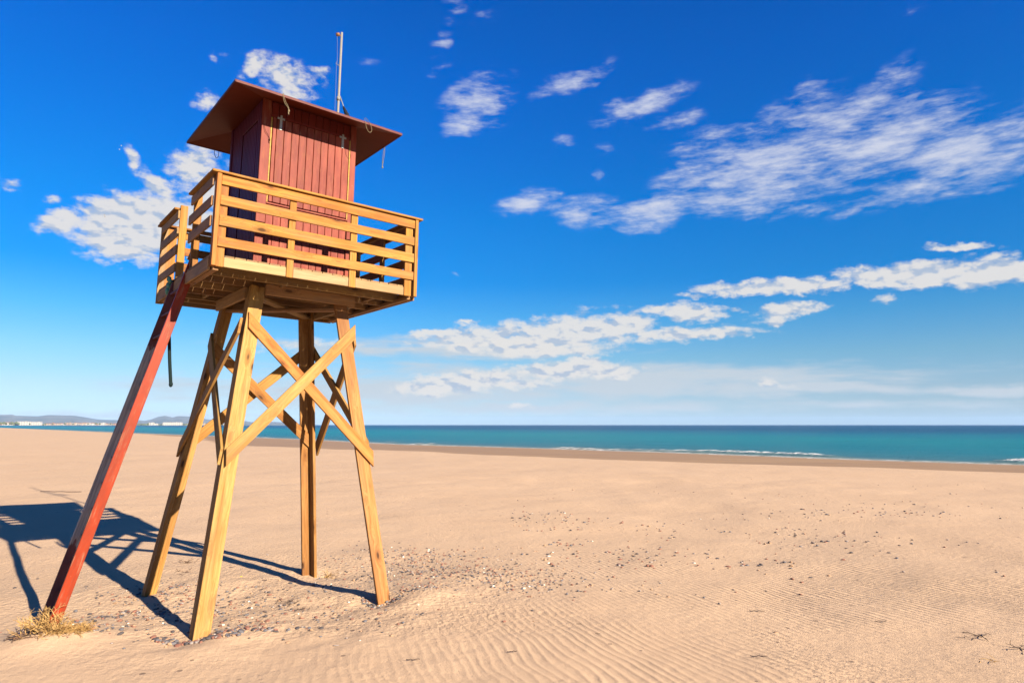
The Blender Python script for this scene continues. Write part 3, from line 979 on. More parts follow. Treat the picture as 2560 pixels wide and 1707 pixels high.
# yellow unpainted edges of the shutter opening
plank('opening_edge', (SX0 + .004, HY0 - .010, SZ0 - .01), (SX0 + .004, HY0 - .010, SZ1 - .02), .018, .026, (1, 0, 0), tower, M_YEL)
plank('opening_edge', (SX1 - .006, HY0 - .010, SZ0 - .01), (SX1 - .006, HY0 - .010, SZ1 - .02), .018, .026, (1, 0, 0), tower, M_YEL)
# sill of two red mouldings
plank('sill', (SX0 - .005, HY0 - .012, SZ0 - .022), (SX1 + .005, HY0 - .012, SZ0 - .022), .022, .034, (0, 0, 1), tower, M_RED, (1, 1, 1))
plank('sill', (SX0 - .005, HY0 - .006, SZ0 - .052), (SX1 + .005, HY0 - .006, SZ0 - .052), .018, .026, (0, 0, 1), tower, M_RED)
plank('head_rail', (SX0, HY0 - .002, SZ1 + .012), (SX1, HY0 - .002, SZ1 + .012), .03, .03, (0, 0, 1), tower, M_RED_D)
# shutter: ten planks, on two hinges
sh = empty('shutter', tower, (0, HY0 - .012, SZ1))
n_s = 11
edges = [SX0 + .02] + [SX0 + .075 + k * ((SX1 - .02) - (SX0 + .075)) / 10 for k in range(10)] + [SX1 - .02]
for a, b_ in zip(edges[:-1], edges[1:]):
    o = plank('plank', ((a + b_) / 2, 0, SZ0 - SZ1 + .004), ((a + b_) / 2, 0, -.012), b_ - a - .006, .022, (1, 0, 0), sh, M_RED, bev=.005)
for x in (-.433, .493):
    bm = bmesh.new()
    def bxx(c, s):
        bmesh.ops.create_cube(bm, size=1, matrix=Matrix.Translation(c) @ Matrix.Diagonal((*s, 1)))
    bxx((x, -.017, -.10), (.034, .006, .15)); bxx((x, -.017, -.012), (.105, .006, .028)); bxx((x, -.021, .004), (.026, .014, .06))
    for k in range(3): bxx((x, -.022, -.06 - k * .045), (.010, .006, .010))
    hm = bpy.data.meshes.new('hinge'); bm.to_mesh(hm); bm.free()
    link('hinge', hm, sh, M_ZINC)

# left wall: narrow boards, with the door
DY0, DY1, DZ = -.525, .112, 6.573
ys = np.linspace(HY0 + .03, HY1, 19)
for a, b_ in zip(ys[:-1], ys[1:]):
    c = (a + b_) / 2
    z0 = DZ + .018 if DY0 - .01 < c < DY1 + .01 else ZF
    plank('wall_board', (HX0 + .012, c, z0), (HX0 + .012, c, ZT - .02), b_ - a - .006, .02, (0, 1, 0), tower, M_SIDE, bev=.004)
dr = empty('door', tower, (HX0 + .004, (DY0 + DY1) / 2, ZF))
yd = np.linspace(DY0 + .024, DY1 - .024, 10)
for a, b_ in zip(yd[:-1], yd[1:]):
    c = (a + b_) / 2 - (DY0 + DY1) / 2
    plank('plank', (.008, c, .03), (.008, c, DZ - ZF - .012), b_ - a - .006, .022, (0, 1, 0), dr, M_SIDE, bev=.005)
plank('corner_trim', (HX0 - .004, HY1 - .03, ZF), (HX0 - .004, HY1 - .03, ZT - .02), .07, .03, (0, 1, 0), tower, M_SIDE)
# right and back walls
ys = np.linspace(HY0 + .04, HY1, 12)
for a, b_ in zip(ys[:-1], ys[1:]):
    plank('wall_board', (HX1 - .012, (a + b_) / 2, ZF), (HX1 - .012, (a + b_) / 2, ZT - .02), b_ - a - .006, .02, (0, 1, 0), tower, M_RED, bev=.004)
xs2 = np.linspace(HX0 + .03, HX1 - .03, 13)
for a, b_ in zip(xs2[:-1], xs2[1:]):
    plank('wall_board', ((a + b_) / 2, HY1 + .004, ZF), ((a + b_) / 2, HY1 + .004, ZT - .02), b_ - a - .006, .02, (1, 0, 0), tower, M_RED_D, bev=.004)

# roof: four sloping panels with a thin edge board
RX, RZ, APX = 1.200, 6.700, 7.07
roof = empty('roof', tower, (0, 0, RZ))
cs = [(-RX, -RX), (RX, -RX), (RX, RX), (-RX, RX)]
for i in range(4):
    a, b_ = cs[i], cs[(i + 1) % 4]
    th = .022
    v = [(a[0], a[1], -th / 2), (b_[0], b_[1], -th / 2), (0, 0, APX - RZ - th / 2), (a[0], a[1], th / 2), (b_[0], b_[1], th / 2), (0, 0, APX - RZ + th / 2)]
    pm = bpy.data.meshes.new('roof_panel')
    pm.from_pydata(v, [], [(0, 2, 1), (3, 4, 5), (0, 1, 4, 3), (1, 2, 5, 4), (2, 0, 3, 5)]); pm.update()
    link('roof_panel', pm, roof, M_ROOF)
    p0 = Vector((a[0], a[1], 0)); p1 = Vector((b_[0], b_[1], 0)); dd = (p1 - p0).normalized(); nrm = Vector((dd.y, -dd.x, 0))
    plank('edge_board', p0 + nrm * .006 + dd * .0 - dd * .0, p1 + nrm * .006 + dd * .012, .036, .012, (0, 0, 1), roof, M_FASCIA, bev=.002)

# ------------------------------------------------------------------ ladder
lad = empty('ladder', tower, (0, 0, 0))
def lx_(z): return -2.431 + .2655 * (z - .29)
LDW = .118
YN, YF = -.27, .35
def lpt(z, y): return (lx_(z), y, z)
wd = Vector((1, 0, -.2655))
st = plank('stringer', lpt(-.25, YN), lpt(4.50, YN), LDW, .042, wd, lad, M_ORANGE)
s2_ = plank('stringer', lpt(-.25, YF), lpt(4.28, YF), LDW, .042, wd, lad, M_WORN, label='rear ladder rail with bare grey wood in its middle length')
for k in range(13):
    z = .34 + k * .315
    dx = .042 if k < 10 else 0.0
    plank('rung', (lx_(z) + dx, YN + .024, z), (lx_(z) + dx, YF - .024, z),   .03 if k < 10 else .085, .03, (1, 0, 0), lad, M_MAROON)
plank('end_cap', (lx_(4.30) - .07, YF - .01, 4.315), (lx_(4.30) + .09, YF - .01, 4.315), .07, .03, (0, 1, 0), lad, M_BLACK)
plank('end_cap', (lx_(4.30) - .03, YF - .01, 4.35), (lx_(4.30) + .10, YF - .01, 4.35), .05, .03, (0, 1, 0), lad, M_BLACK)
plank('hook_block', (lx_(4.38) - .02, YN - .0, 4.50), (lx_(4.38) + .02, YN - .0, 4.64), .07, .05, (1, 0, 0), lad, M_RAIL)

# ------------------------------------------------------------------ mast on the rear corner of the deck
mast = empty('mast', tower, (1.285, 1.335, 4.35))
zt_m = 9.62 - 4.35
link('pole', tube_mesh('pole', [(0, 0, 0), (0, 0, 2.4), (0, 0, zt_m)], .021, 14), mast, M_WHITEMETAL)
pl = link('pulley', tube_mesh('pulley', [(-.055, -.02, -.07 + zt_m), (-.075, 0.0, -.07 + zt_m), (-.095, .02, -.07 + zt_m)], .032, 12), mast, M_RUST)
link('pulley_arm', tube_mesh('pulley_arm', [(-.02, 0, -.07 + zt_m), (-.08, 0, -.07 + zt_m)], .010, 8), mast, M_RUST)
link('halyard', tube_mesh('halyard', smooth_path([(-.085, 0, zt_m - .07), (-.062, 0, zt_m - .6), (-.075, 0, 4.62), (-.062, 0, 3.9), (-.055, 0, 1.5)]), .0022, 5), mast, M_ROPE)
link('cleat', tube_mesh('cleat', [(-.015, 0, 4.60), (-.10, -.02, 4.615)], .009, 6, [1, .5]), mast, M_WHITEMETAL)
link('collar', tube_mesh('collar', [(0, 0, 3.93), (0, 0, 4.0)], .036, 12), mast, M_WHITEMETAL)


def on_tower(o, label, cat, group=None):
    o.matrix_world = TM @ o.matrix_basis
    tag(o, label, cat, group)
    return o


# stay with black flag cloth bundled round it, from the mast down to the roof
fl = empty('rolled_flag')
fl.location = (1.30, 1.30, 8.30)
on_tower(fl, 'black cloth bundled on the stay between mast and roof edge', 'flag')
link('stay', tube_mesh('stay', smooth_path([(-.01, 0, .06), (.045, 0, -.06), (.10, -.02, -.20), (.19, -.08, -.34)]), .009, 6), fl, M_WHITEMETAL)
fp = smooth_path([(.062, -.01, -.13), (.09, -.02, -.19), (.12, -.04, -.27), (.155, -.06, -.37), (.20, -.09, -.43), (.27, -.12, -.47)], 5)
link('cloth', tube_mesh('cloth', fp, .045, 9, [.35 + .75 * min(1, i / (len(fp) * .55)) * (1 + .22 * math.sin(i * 2.1)) * (1 if i < len(fp) * .75 else .72) for i in range(len(fp))]), fl, M_BLACK)


# cords hanging from the roof edge
def cord(name, pts, r, label, knot=None, mat=None, cat='rope', n=7, sides=6):
    me = tube_mesh(name, smooth_path(pts, n), r, sides)
    bm = bmesh.new(); bm.from_mesh(me)
    if knot:
        for kx, ky, kz, kr in knot:
            bmesh.ops.create_icosphere(bm, subdivisions=2, radius=kr, matrix=Matrix.Translation((kx, ky, kz)) @ Matrix.Diagonal((1, 1, 1.5, 1)))
    bm.to_mesh(me); bm.free()
    for p in me.polygons: p.use_smooth = True
    o = link(name, me, None, mat or M_ROPE)
    return on_tower(o, label, cat)


cord('cord_loop', [(-.60, -1.205, 6.735), (-.590, -1.225, 6.69), (-.565, -1.23, 6.62), (-.520, -1.225, 6.555), (-.512, -1.225, 6.52), (-.530, -1.225, 6.55), (-.575, -1.228, 6.60), (-.60, -1.225, 6.68), (-.585, -1.205, 6.735)], .0031,
     'cream cord loop with frayed knot hanging from the middle left of the roof edge', [(-.512, -1.225, 6.505, .013)])
cord('cord_tail', [(-.512, -1.225, 6.50), (-.516, -1.225, 6.475), (-.51, -1.225, 6.455)], .007, 'short frayed end of cord below the knot at the left roof loop')
cord('cord_loop', [(.585, -1.205, 6.76), (.600, -1.225, 6.70), (.615, -1.23, 6.62), (.655, -1.23, 6.565), (.69, -1.23, 6.575), (.70, -1.23, 6.62), (.67, -1.228, 6.70), (.625, -1.222, 6.745), (.60, -1.205, 6.775)], .0031,
     'cream cord loop without knot hanging near the right end of the roof edge')
cord('cord_loop', [(1.215, -.66, 6.72), (1.218, -.66, 6.60), (1.218, -.635, 6.50), (1.218, -.61, 6.46), (1.218, -.60, 6.50), (1.218, -.62, 6.62), (1.215, -.65, 6.72)], .0036,
     'thin cord with dangling knotted end under the right corner of the roof', [(1.218, -.612, 6.455, .012), (1.218, -.607, 6.375, .013)])
cord('cord_tail', [(1.218, -.612, 6.45), (1.216, -.608, 6.41), (1.218, -.607, 6.375)], .006, 'short end of cord hanging below the knot at the right roof corner')
cord('wire_loop', [(-.80, 1.19, 6.70), (-.80, 1.19, 6.62), (-.77, 1.19, 6.56), (-.74, 1.19, 6.60), (-.74, 1.19, 6.70)], .004,
     'small dark wire loop hanging at the back of the roof left of the hut', mat=M_BLACK, cat='wire')

# green ropes by the head of the ladder
cord('green_rope', [(-1.40, .48, 4.20), (-1.42, .46, 4.0), (-1.415, .44, 3.75), (-1.395, .42, 3.52), (-1.372, .40, 3.225), (-1.352, .40, 3.05), (-1.333, .40, 2.885)], .023,
     'dark green rope hanging free behind the ladder', [(-1.333, .40, 2.895, .027)], M_GREEN)
gr = [( -1.452 - .012 * math.sin(i * 1.9), .40 + .085 * i / 9 + .03 * math.sin(i * 2.3), 4.37 - .21 * i / 9) for i in range(10)]
cord('rope_bundle', gr, .026, 'faded pale green rope bundled on the deck corner beside the ladder head', None, M_GREEN_L, n=5)

# ------------------------------------------------------------------ pebbles
PCOL = {'bluish grey': (.072, .068, .072), 'dark grey': (.042, .036, .036), 'reddish brown': (.125, .058, .040), 'tan': (.20, .125, .075), 'pale grey': (.15, .125, .11), 'white': (.34, .30, .25)}
PW = [.22, .29, .21, .15, .105, .025]
PNAMES = list(PCOL)
pmats = [plain_mat('pebble_' + k.replace(' ', '_'), c, .75, 0, .002, 40, tuple(x * 1.45 for x in c)) for k, c in PCOL.items()]


def blob_verts(sub, seed, amp=.16):
    bm = bmesh.new(); bmesh.ops.create_icosphere(bm, subdivisions=sub, radius=1.0)
    r_ = random.Random(seed); ph_ = [r_.uniform(0, 6) for _ in range(6)]
    for v in bm.verts:
        c = v.co
        v.co = c * (1 + amp * (math.sin(c.x * 2.3 + ph_[0]) * .5 + math.sin(c.y * 2.9 + ph_[1]) * .4 + math.sin(c.z * 3.1 + c.x * 2 + ph_[2]) * .35))
    vs = np.array([v.co[:] for v in bm.verts]); fs = np.array([[v.index for v in f.verts] for f in bm.faces]); bm.free()
    return vs, fs


spots = []   # x, y, size, colour index, cluster


def scatter_cluster(cx_, cy_, sx, sy, n, s0, s1, cl, ring=None, rot=0.0):
    for _ in range(n):
        if ring:
            a = random.uniform(*ring); rr_ = random.gauss(1, .16)
            dx, dy = sx * rr_ * math.cos(a), sy * rr_ * math.sin(a)
        else:
            dx, dy = random.gauss(0, sx), random.gauss(0, sy)
        x = cx_ + dx * math.cos(rot) - dy * math.sin(rot); y = cy_ + dx * math.sin(rot) + dy * math.cos(rot)
        s = s0 * (s1 / s0) ** random.random()
        spots.append((x, y, s * 1.45, int(rng.choice(6, p=PW)), cl))


CL = {'near': 'in the pebble ring round the foot of the nearest tower leg', 'fr': 'in the pebble ring round the foot of the right front leg', 'bl': 'on the sand beside the rear left tower leg',
      'lad': 'on the sand near the foot of the red ladder', 'mid': 'on the sand between the tower legs', 'front': 'on the open sand in front of the tower', 'right': 'on the open sand to the right of the tower',
      'bed': 'in the gravel bed just right of the tower'}
scatter_cluster(-3.58, 7.98, .42, .17, 130, .011, .023, 'near', ring=(math.pi * 1.0, math.pi * 1.95))
scatter_cluster(-3.25, 8.00, .36, .05, 80, .010, .023, 'near', rot=.28)
scatter_cluster(-3.25, 8.32, .30, .10, 40, .009, .019, 'near', rot=.2)
scatter_cluster(-1.78, 9.50, .24, .16, 75, .008, .018, 'fr', ring=(math.pi * .85, math.pi * 2.05))
scatter_cluster(-1.38, 9.75, .26, .13, 90, .007, .016, 'fr', rot=.5)
scatter_cluster(-5.0, 10.0, .45, .28, 130, .008, .017, 'bl', rot=.0)
scatter_cluster(-4.55, 9.5, .65, .42, 150, .008, .018, 'mid')
scatter_cluster(-3.6, 9.2, .7, .5, 130, .008, .018, 'mid')
scatter_cluster(-4.85, 8.75, .42, .35, 130, .008, .019, 'lad')
scatter_cluster(-4.95, 8.22, .40, .14, 70, .009, .019, 'lad')
scatter_cluster(-2.5, 8.9, .8, .35, 110, .008, .018, 'front')
scatter_cluster(-2.0, 8.35, .9, .35, 36, .008, .017, 'front')
scatter_cluster(-1.7, 12.6, .85, .75, 420, .008, .017, 'bed')
scatter_cluster(-0.8, 11.1, .75, .42, 430, .008, .017, 'bed')
scatter_cluster(0.05, 10.35, .55, .32, 150, .008, .017, 'bed')
scatter_cluster(-2.0, 11.0, .9, .8, 150, .008, .016, 'bed')
scatter_cluster(1.0, 10.4, 1.0, .6, 70, .009, .018, 'right')
# long drifts of scattered stones across the beach
for _ in range(6500):
    y = random.uniform(8.2, 30); x = random.uniform(-.9 * y, .84 * y)
    dn = float(vnoise(x / 3.2 + 3, y / 3.2, 61)) + .5
    dn2 = float(vnoise(x / 1.1, y / 1.1 + 7, 62)) + .5
    band = math.exp(-((y - 14.5 - .12 * x) / 4.2) ** 2) * (1.0 if x > 0 else .35)
    w = (band * 2.2 + .14) * max(0, dn - .32) * 2 * max(0, dn2 - .25) * 1.6
    if random.random() < w:
        spots.append((x, y, .0145 * (2.2 ** random.random()) * (1.15 if y > 11 else 1), int(rng.choice(6, p=PW)), 'right' if x > 0 else 'mid' if y < 11 else 'right'))
spots = [s for s in spots if s[1] > 7.0 and not (s[4] == 'right' and s[0] < 0)]
feet = [(-3.72, 8.02), (-1.9, 9.5), (-5.25, 9.95), (-3.0, 11.4)]
xa = np.array([s[0] for s in spots]); ya = np.array([s[1] for s in spots]); za = ground_z(xa, ya)
order = sorted(range(len(spots)), key=lambda i: -spots[i][2] / spots[i][1])
singles = set(order[:290])
shapes = [blob_verts(2, k) for k in range(3)]
peb_me = {}
for ci in range(6):
    for k in range(3):
        m_ = mesh_np('pebble', shapes[k][0], shapes[k][1]); m_.materials.append(pmats[ci]); peb_me[(ci, k)] = m_
GV, GF, GM = [], [], []
low = [blob_verts(1, k) for k in range(4)]
base_n = 0
for i, (x, y, s, ci, cl) in enumerate(spots):
    ax_ = random.uniform(.8, 1.5) * s; ay_ = s * random.uniform(.7, 1.0); azz = s * random.uniform(.35, .7)
    rz_ = random.uniform(0, math.pi); sink = azz * random.uniform(.15, .65)
    if i in singles:
        o = bpy.data.objects.new('pebble', peb_me[(ci, i % 3)]); col.objects.link(o)
        o.location = (x, y, za[i] + sink); o.rotation_euler = (random.uniform(-.3, .3), random.uniform(-.3, .3), rz_); o.scale = (ax_, ay_, azz)
        tag(o, '%s pebble %s' % (PNAMES[ci], CL[cl]), 'pebble', '%s pebbles %s' % (PNAMES[ci], CL[cl]))
    else:
        v, f = low[i % 4]
        p = v * np.array([ax_, ay_, azz]); c, s_ = math.cos(rz_), math.sin(rz_)
        p = np.stack([p[:, 0] * c - p[:, 1] * s_ + x, p[:, 0] * s_ + p[:, 1] * c + y, p[:, 2] + za[i] + sink], 1)
        GV.append(p); GF.append(f + base_n); GM.append(np.full(len(f), ci)); base_n += len(v)
gme = mesh_np('gravel', np.concatenate(GV), np.concatenate(GF))
for m_ in pmats: gme.materials.append(m_)
gme.polygons.foreach_set('material_index', np.concatenate(GM).astype(np.int32))
tag(link('gravel', gme), 'small mixed grey red and tan stones strewn over the sand', kind='stuff')

# ------------------------------------------------------------------ dry plants, twigs and scraps
M_STRAW = plain_mat('dry_straw', (.34, .22, .085), .8, 0, 0, 20, (.25, .14, .045))
M_STRAW_D = plain_mat('dark_dry_stem', (.11, .06, .035), .9, 0, 0, 20, (.055, .035, .022))
M_TWIG = plain_mat('grey_twig', (.10, .07, .05), .9, 0, 0, 30, (.05, .035, .03))


class Tubes:
    def __init__(self): self.v = []; self.f = []

    def seg(self, a, b, r0, r1):
        a = Vector(a); b = Vector(b); d = (b - a)
        if d.length < 1e-5: return
        d.normalize(); x = d.orthogonal().normalized(); y = d.cross(x); n = len(self.v)
        for p, r in ((a, r0), (b, r1)):
            for k in range(3):
                an = 2.094 * k; self.v.append(p + (x * math.cos(an) + y * math.sin(an)) * r)
        for k in range(3): self.f.append((n + k, n + (k + 1) % 3, n + 3 + (k + 1) % 3, n + 3 + k))

    def branch(self, p, d, L, r, depth, droop=.0):
        n = 3; q = Vector(p); d = Vector(d).normalized()
        for i in range(n):
            d = (d + Vector((random.gauss(0, .22), random.gauss(0, .22), random.gauss(0, .16) - droop))).normalized()
            e = q + d * (L / n)
            g = gz_fast(e.x, e.y)
            if e.z < g + .003: e.z = g + .003
            self.seg(q, e, r * (1 - .25 * i / n), r * (1 - .25 * (i + 1) / n))
            q = e
            if depth > 0 and random.random() < .85:
                sd2 = (d + Vector((random.gauss(0, .6), random.gauss(0, .6), random.gauss(.1, .4)))).normalized()
                self.branch(q, sd2, L * .55, r * .72, depth - 1, droop)
        if depth > 0:
            self.branch(q, d, L * .5, r * .7, depth - 1, droop)

    def mesh(self, name):
        me = bpy.data.meshes.new(name); me.from_pydata([tuple(v) for v in self.v], [], self.f); me.update(); return me


def gz_fast(x, y):
    return gz(x, y)


random.seed(5)
# a cached local height for the tuft
tx0, ty0, tn = -6.2, 7.1, 60
_gx, _gy = np.meshgrid(np.linspace(tx0, tx0 + 1.8, tn), np.linspace(ty0, ty0 + 1.6, tn), indexing='ij')
_gh = ground_z(_gx, _gy)


def gz_fast(x, y):
    i = int(min(max((x - tx0) / 1.8 * (tn - 1), 0), tn - 1)); j = int(min(max((y - ty0) / 1.6 * (tn - 1), 0), tn - 1))
    return float(_gh[i, j])


tuft = empty('dry_bush', None, (0, 0, 0))
tag(tuft, 'dry straw-coloured bush sprawling over the foot of the red ladder', 'dry bush')
upr = Tubes()
for k in range(36):
    bx_, by_ = -5.16 + random.gauss(0, .10), 7.74 + random.gauss(0, .06)
    ang = random.uniform(0, 6.283)
    upr.branch((bx_, by_, gz_fast(bx_, by_)), (math.cos(ang) * .6, math.sin(ang) * .6, random.uniform(.35, 1.2)), random.uniform(.10, .22), .0046, 2)
link('upright_stems', upr.mesh('upright_stems'), tuft, M_STRAW)
lowm = Tubes()
for k in range(170):
    u_ = random.random()
    bx_, by_ = -5.14 + u_ * .30 + random.gauss(0, .04), 7.70 + u_ * .20 + random.gauss(0, .055)
    lowm.branch((bx_, by_, gz_fast(bx_, by_) + .004), (random.uniform(.2, 1), random.uniform(-.5, .6), random.uniform(.05, .7)), random.uniform(.05, .11), .0034, 1, .06)
link('sprawling_stems', lowm.mesh('sprawling_stems'), tuft, M_STRAW)
drk = Tubes()
for k in range(26):
    bx_, by_ = -5.26 + random.gauss(0, .12), 7.70 + random.gauss(0, .06)
    ang = random.uniform(2.4, 5.6)
    drk.branch((bx_, by_, gz_fast(bx_, by_) + .004), (math.cos(ang), math.sin(ang) * .6, random.uniform(.0, .5)), random.uniform(.06, .15), .0048, 1, .05)
link('dead_stems', drk.mesh('dead_stems'), tuft, M_STRAW_D)


def local_gz(cx_, cy_):
    z0 = gz(cx_, cy_)
    return lambda x, y: z0 - .02


def small_plant(name, x, y, n, L, mat, label, cat, spread=.12, up=.5, r=.003, depth=1):
    global gz_fast
    z0 = gz(x, y)
    gz_fast = lambda a, b: z0 - .012
    t = Tubes()
    for k in range(n):
        a = random.uniform(0, 6.283)
        t.branch((x + random.gauss(0, spread), y + random.gauss(0, spread * .7), z0 + .002), (math.cos(a), math.sin(a), random.uniform(0, up)), L * random.uniform(.5, 1.2), r, depth, .05)
    return tag(link(name, t.mesh(name), None, mat), label, cat)


small_plant('dry_grass', -3.02, 11.36, 26, .22, M_STRAW, 'bent yellow straws lying at the foot of the rear tower leg', 'dry grass', .07, .5, .004, 0)
small_plant('dead_weed', -5.66, 12.0, 16, .09, M_STRAW_D, 'dark dead weed on the sand between the two left tower legs', 'dead plant', .07, .8, .003, 1)
small_plant('dead_weed', -5.3, 11.2, 12, .08, M_STRAW_D, 'wiry brown weed just right of the dark dead weed behind the nearest leg', 'dead plant', .12, .5, .003, 1)
small_plant('twig_cluster', -2.98, 9.42, 10, .10, M_TWIG, 'knot of dark twigs on the sand between the front tower legs', 'twigs', .05, .5, .004, 1)
small_plant('twig_cluster', -2.78, 9.08, 9, .11, M_TWIG, 'flat spray of brown twigs in front of the knot of dark twigs', 'twigs', .06, .2, .0035, 1)
small_plant('seaweed', 5.45, 8.2, 9, .16, M_TWIG, 'dark strands of dried seaweed at the far right front of the sand', 'seaweed', .015, .2, .005, 1)
small_plant('seaweed', 5.65, 7.75, 7, .12, M_TWIG, 'short dark strands of seaweed nearest the lower right corner', 'seaweed', .012, .2, .005, 1)
small_plant('dry_grass', 4.95, 7.3, 8, .10, M_STRAW, 'pale dry stalks lying on the sand at the lower right', 'dry grass', .06, .2, .0035, 0)
for k, (x, y, L, lab) in enumerate([(-15.8, 23.9, .75, 'long dark stick lying on the sand beyond the tower shadow'), (0.0, 7.35, .05, 'tiny brown twig in the front ripples left of centre'),
                                    (2.55, 7.25, .09, 'short brown twig lying across the front ripples near the centre'), (3.2, 9.1, .10, 'short thin twig on the rippled sand right of centre'),
                                    (4.6, 8.7, .07, 'small bent twig on the ripples at the right'), (-1.0, 7.1, .07, 'small curled twig on the sand at the front left of centre')]):
    z0 = gz(x, y); t = Tubes(); pts = [Vector((x - L + 2 * L * i / 6, y + random.gauss(0, .03 * L) - (L * .12 if k == 0 else 0) * i / 6, z0 + .012 + random.uniform(0, .012))) for i in range(7)]
    for i in range(6): t.seg(pts[i], pts[i + 1], .012 if k == 0 else .005, .010 if k == 0 else .004)
    tag(link('twig' if k else 'stick', t.mesh('twig'), None, M_TWIG), lab, 'stick' if k == 0 else 'twig')


def chip(name, x, y, s, mat, label, cat, seed):
    v, f = blob_verts(2, seed, .3)
    m_ = mesh_np(name, v * np.array([s, s * .7, s * .3]), f); o = link(name, m_, None, mat)
    o.location = (x, y, gz(x, y) + s * .12); o.rotation_euler = (.2, .1, seed); tag(o, label, cat)


chip('yellow_scrap', -4.28, 10.93, .022, plain_mat('yellow_plastic', (.45, .35, .01), .4), 'tiny bright yellow scrap on the sand behind the nearest leg', 'scrap', 3)
chip('shell', .64, 12.19, .036, pmats[5], 'white shell on the sand beyond the gravel bed', 'shell', 4)
chip('shell', 6.6, 17.6, .03, pmats[5], 'small white shell far out on the open sand at the right', 'shell', 5)
chip('shell', 3.1, 8.2, .028, pmats[3], 'tan shell half buried in the ripples right of centre', 'shell', 6)

# ------------------------------------------------------------------ the town on the far shore
wall_cols = [(.25, .225, .19), (.23, .18, .135), (.22, .13, .095), (.27, .25, .22), (.17, .12, .09)]
wmats = [plain_mat('town_wall', c, .9, 0, 0, .2, tuple(x * .9 for x in c)) for c in wall_cols]
M_TILE = plain_mat('town_roof_tiles', (.17, .08, .045), .9, 0, 0, .3)
M_WIN = plain_mat('town_dark_glass', (.05, .06, .07), .3)


def polar(azd, D): return D * math.sin(R(azd)), D * math.cos(R(azd))


def cuboid(bm, c, s):
    bmesh.ops.create_cube(bm, size=1, matrix=Matrix.Translation(c) @ Matrix.Diagonal((*s, 1)))


def part_mesh(name, boxes, mat, parent):
    bm = bmesh.new()
    for c, s in boxes: cuboid(bm, c, s)
    m_ = bpy.data.meshes.new(name); bm.to_mesh(m_); bm.free()
    return link(name, m_, parent, mat)


def house(azd, D, w, h, ci, tiled, label, group, storeys=3):
    x, y = polar(azd, D)
    e = empty('far_building', None, (x, y, .2)); e.rotation_euler = (0, 0, -R(azd))
    tag(e, label, 'building', group)
    part_mesh('wall', [((0, 0, h / 2), (w, 14, h))], wmats[ci], e)
    nb_ = max(2, int(w / 9))
    for s in range(storeys):
        part_mesh('window_row', [((-w / 2 + (k + .5) * w / nb_, -7.02, (s + .55) * h / storeys), (w / nb_ * .45, .3, h / storeys * .45)) for k in range(nb_)], M_WIN, e)
    if tiled:
        bm = bmesh.new()
        v = [bm.verts.new(p) for p in ((-w / 2 - .6, -7.8, h + .01), (w / 2 + .6, -7.8, h + .01), (w / 2 + .6, 7.8, h + .01), (-w / 2 - .6, 7.8, h + .01), (-w / 2 + 3, 0, h + 2.6), (w / 2 - 3, 0, h + 2.6))]
        for f in ((0, 1, 5, 4), (2, 3, 4, 5), (1, 2, 5), (3, 0, 4), (3, 2, 1, 0)): bm.faces.new([v[i] for i in f])
        m_ = bpy.data.meshes.new('roof'); bm.to_mesh(m_); bm.free(); link('roof', m_, e, M_TILE)
    else:
        part_mesh('roof', [((0, 0, h + .35), (w + .6, 14.6, .7)), ((w * .2, 0, h + 1.5), (5, 5, 2))], wmats[ci], e)


random.seed(21)
house(-36.0, 4000, 62, 17, 3, False, 'long white block at the left end of the far town', None)
house(-35.25, 4010, 48, 15, 3, False, 'shorter white block just right of the long white block in the far town', None)
house(-26.75, 4080, 95, 15, 3, False, 'long low white building below the twin mountain peaks', None)
house(-28.15, 4060, 26, 13, 3, False, 'small white building left of the long one below the twin peaks', None)
az_ = -39.0
k = 1
while az_ < -29.8:
    if not (-36.6 < az_ < -34.8):
        ci = random.choice([0, 1, 1, 2, 2, 4, 3])
        hw_ = random.uniform(12, 34); sz_ = 'long low' if hw_ > 24 else 'small'
        house(az_, random.uniform(3990, 4140), hw_, random.uniform(7, 13), ci, random.random() < .55, '%s %s house, number %d from the left end of the far town row' % (['off-white', 'cream', 'pinkish', 'white', 'brown'][ci], sz_, k), 'far town houses left of the ladder', 2); k += 1
    az_ += random.uniform(.16, .34)
az_ = -27.9
while az_ < -22.5:
    if not (-27.6 < az_ < -26.0):
        house(az_, random.uniform(4040, 4260), random.uniform(14, 30), random.uniform(6, 11), random.choice([0, 3, 3, 1]), False, 'small white house in the far row right of the ladder', 'far town houses right of the ladder', 2)
    az_ += random.uniform(.2, .5)
M_CROWN = plain_mat('far_tree_crown', (.045, .06, .025), .95, 0, 0, .3, (.09, .095, .04))
M_TRUNK = plain_mat('far_tree_trunk', (.16, .11, .07), .95)
crowns = [blob_verts(2, 30 + k, .35) for k in range(3)]
cme = [mesh_np('crown', v, f, False) for v, f in crowns]
for m_ in cme: m_.materials.append(M_CROWN)
tme = tube_mesh('trunk', [(0, 0, 0), (0, 0, 1)], .05, 5, [1, .6]); tme.materials.append(M_TRUNK)
tz = []
for k in range(9): tz.append((-37.6 + k * .17 + random.uniform(-.04, .04), random.uniform(10, 17)))
for a_ in (-35.62, -34.75, -34.3, -33.6, -33.1, -32.2, -31.7, -31.5, -30.8, -30.4, -28.4, -25.6, -25.1, -38.3, -38.9): tz.append((a_, random.uniform(8, 12)))
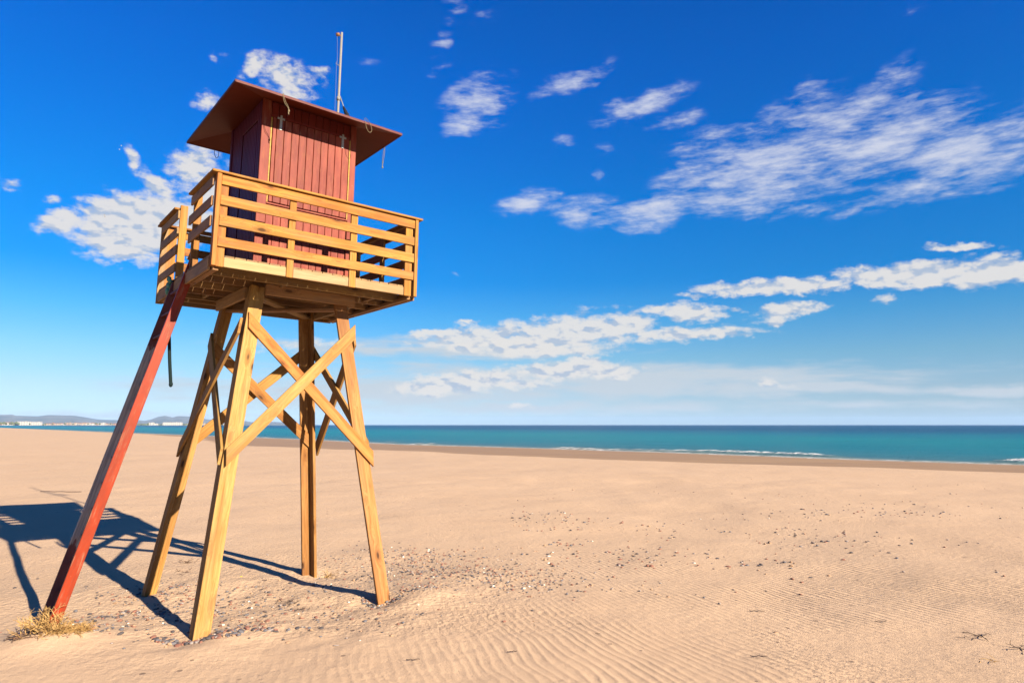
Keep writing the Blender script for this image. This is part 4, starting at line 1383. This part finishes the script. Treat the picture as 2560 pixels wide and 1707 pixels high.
for k, (a_, h_) in enumerate(tz):
    x, y = polar(a_, 3965 + random.uniform(0, 12))
    left = k < 9 or a_ < -38
    lab, grp = (('dark tree at the left end of the far town', 'dark trees at the left end of the far town') if left else ('dark tree among the pale houses across the bay', 'dark trees among the far houses'))
    e = empty('far_tree', None, (x, y, .2)); tag(e, lab, 'tree', grp)
    t = bpy.data.objects.new('trunk', tme); col.objects.link(t); t.parent = e; t.scale = (h_ * .8, h_ * .8, h_ * .7)
    c = bpy.data.objects.new('crown', cme[k % 3]); col.objects.link(c); c.parent = e; c.location = (0, 0, h_ * .66); c.scale = (h_ * random.uniform(.35, .75), h_ * .5, h_ * .36)
    c.rotation_euler = (0, 0, random.uniform(0, 6))
# low scrub along the far shore, one mass
SV, SF, nb0 = [], [], 0
for k in range(420):
    a_ = random.uniform(-40, -22); v, f = crowns[k % 3]; x, y = polar(a_, random.uniform(4150, 4500))
    s_ = random.uniform(6, 16)
    SV.append(v * np.array([s_, s_, s_ * .45]) + np.array([x, y, 1.5])); SF.append(f + nb0); nb0 += len(v)
sm = mesh_np('far_scrub', np.concatenate(SV), np.concatenate(SF), False)
tag(link('far_scrub', sm, None, M_CROWN), 'low dark scrub behind the far town', kind='stuff')

# ------------------------------------------------------------------ haze
HAZE = 3.3e-5
m_hz = bpy.data.materials.new('haze'); m_hz.use_nodes = True
m_hz.node_tree.nodes.clear()
ho = m_hz.node_tree.nodes.new('ShaderNodeOutputMaterial'); hv = m_hz.node_tree.nodes.new('ShaderNodeVolumePrincipled')
hv.inputs['Color'].default_value = (.42, .66, 1.0, 1); hv.inputs['Density'].default_value = HAZE; hv.inputs['Anisotropy'].default_value = .0
m_hz.node_tree.links.new(hv.outputs[0], ho.inputs['Volume'])
bm = bmesh.new(); cuboid(bm, (0, 0, 87), (32000, 32000, 184)); hm_ = bpy.data.meshes.new('haze'); bm.to_mesh(hm_); bm.free()
hz_o = link('haze', hm_, None, m_hz)
tag(hz_o, kind='stuff'); hz_o['label'] = 'thin blue haze over the bay'
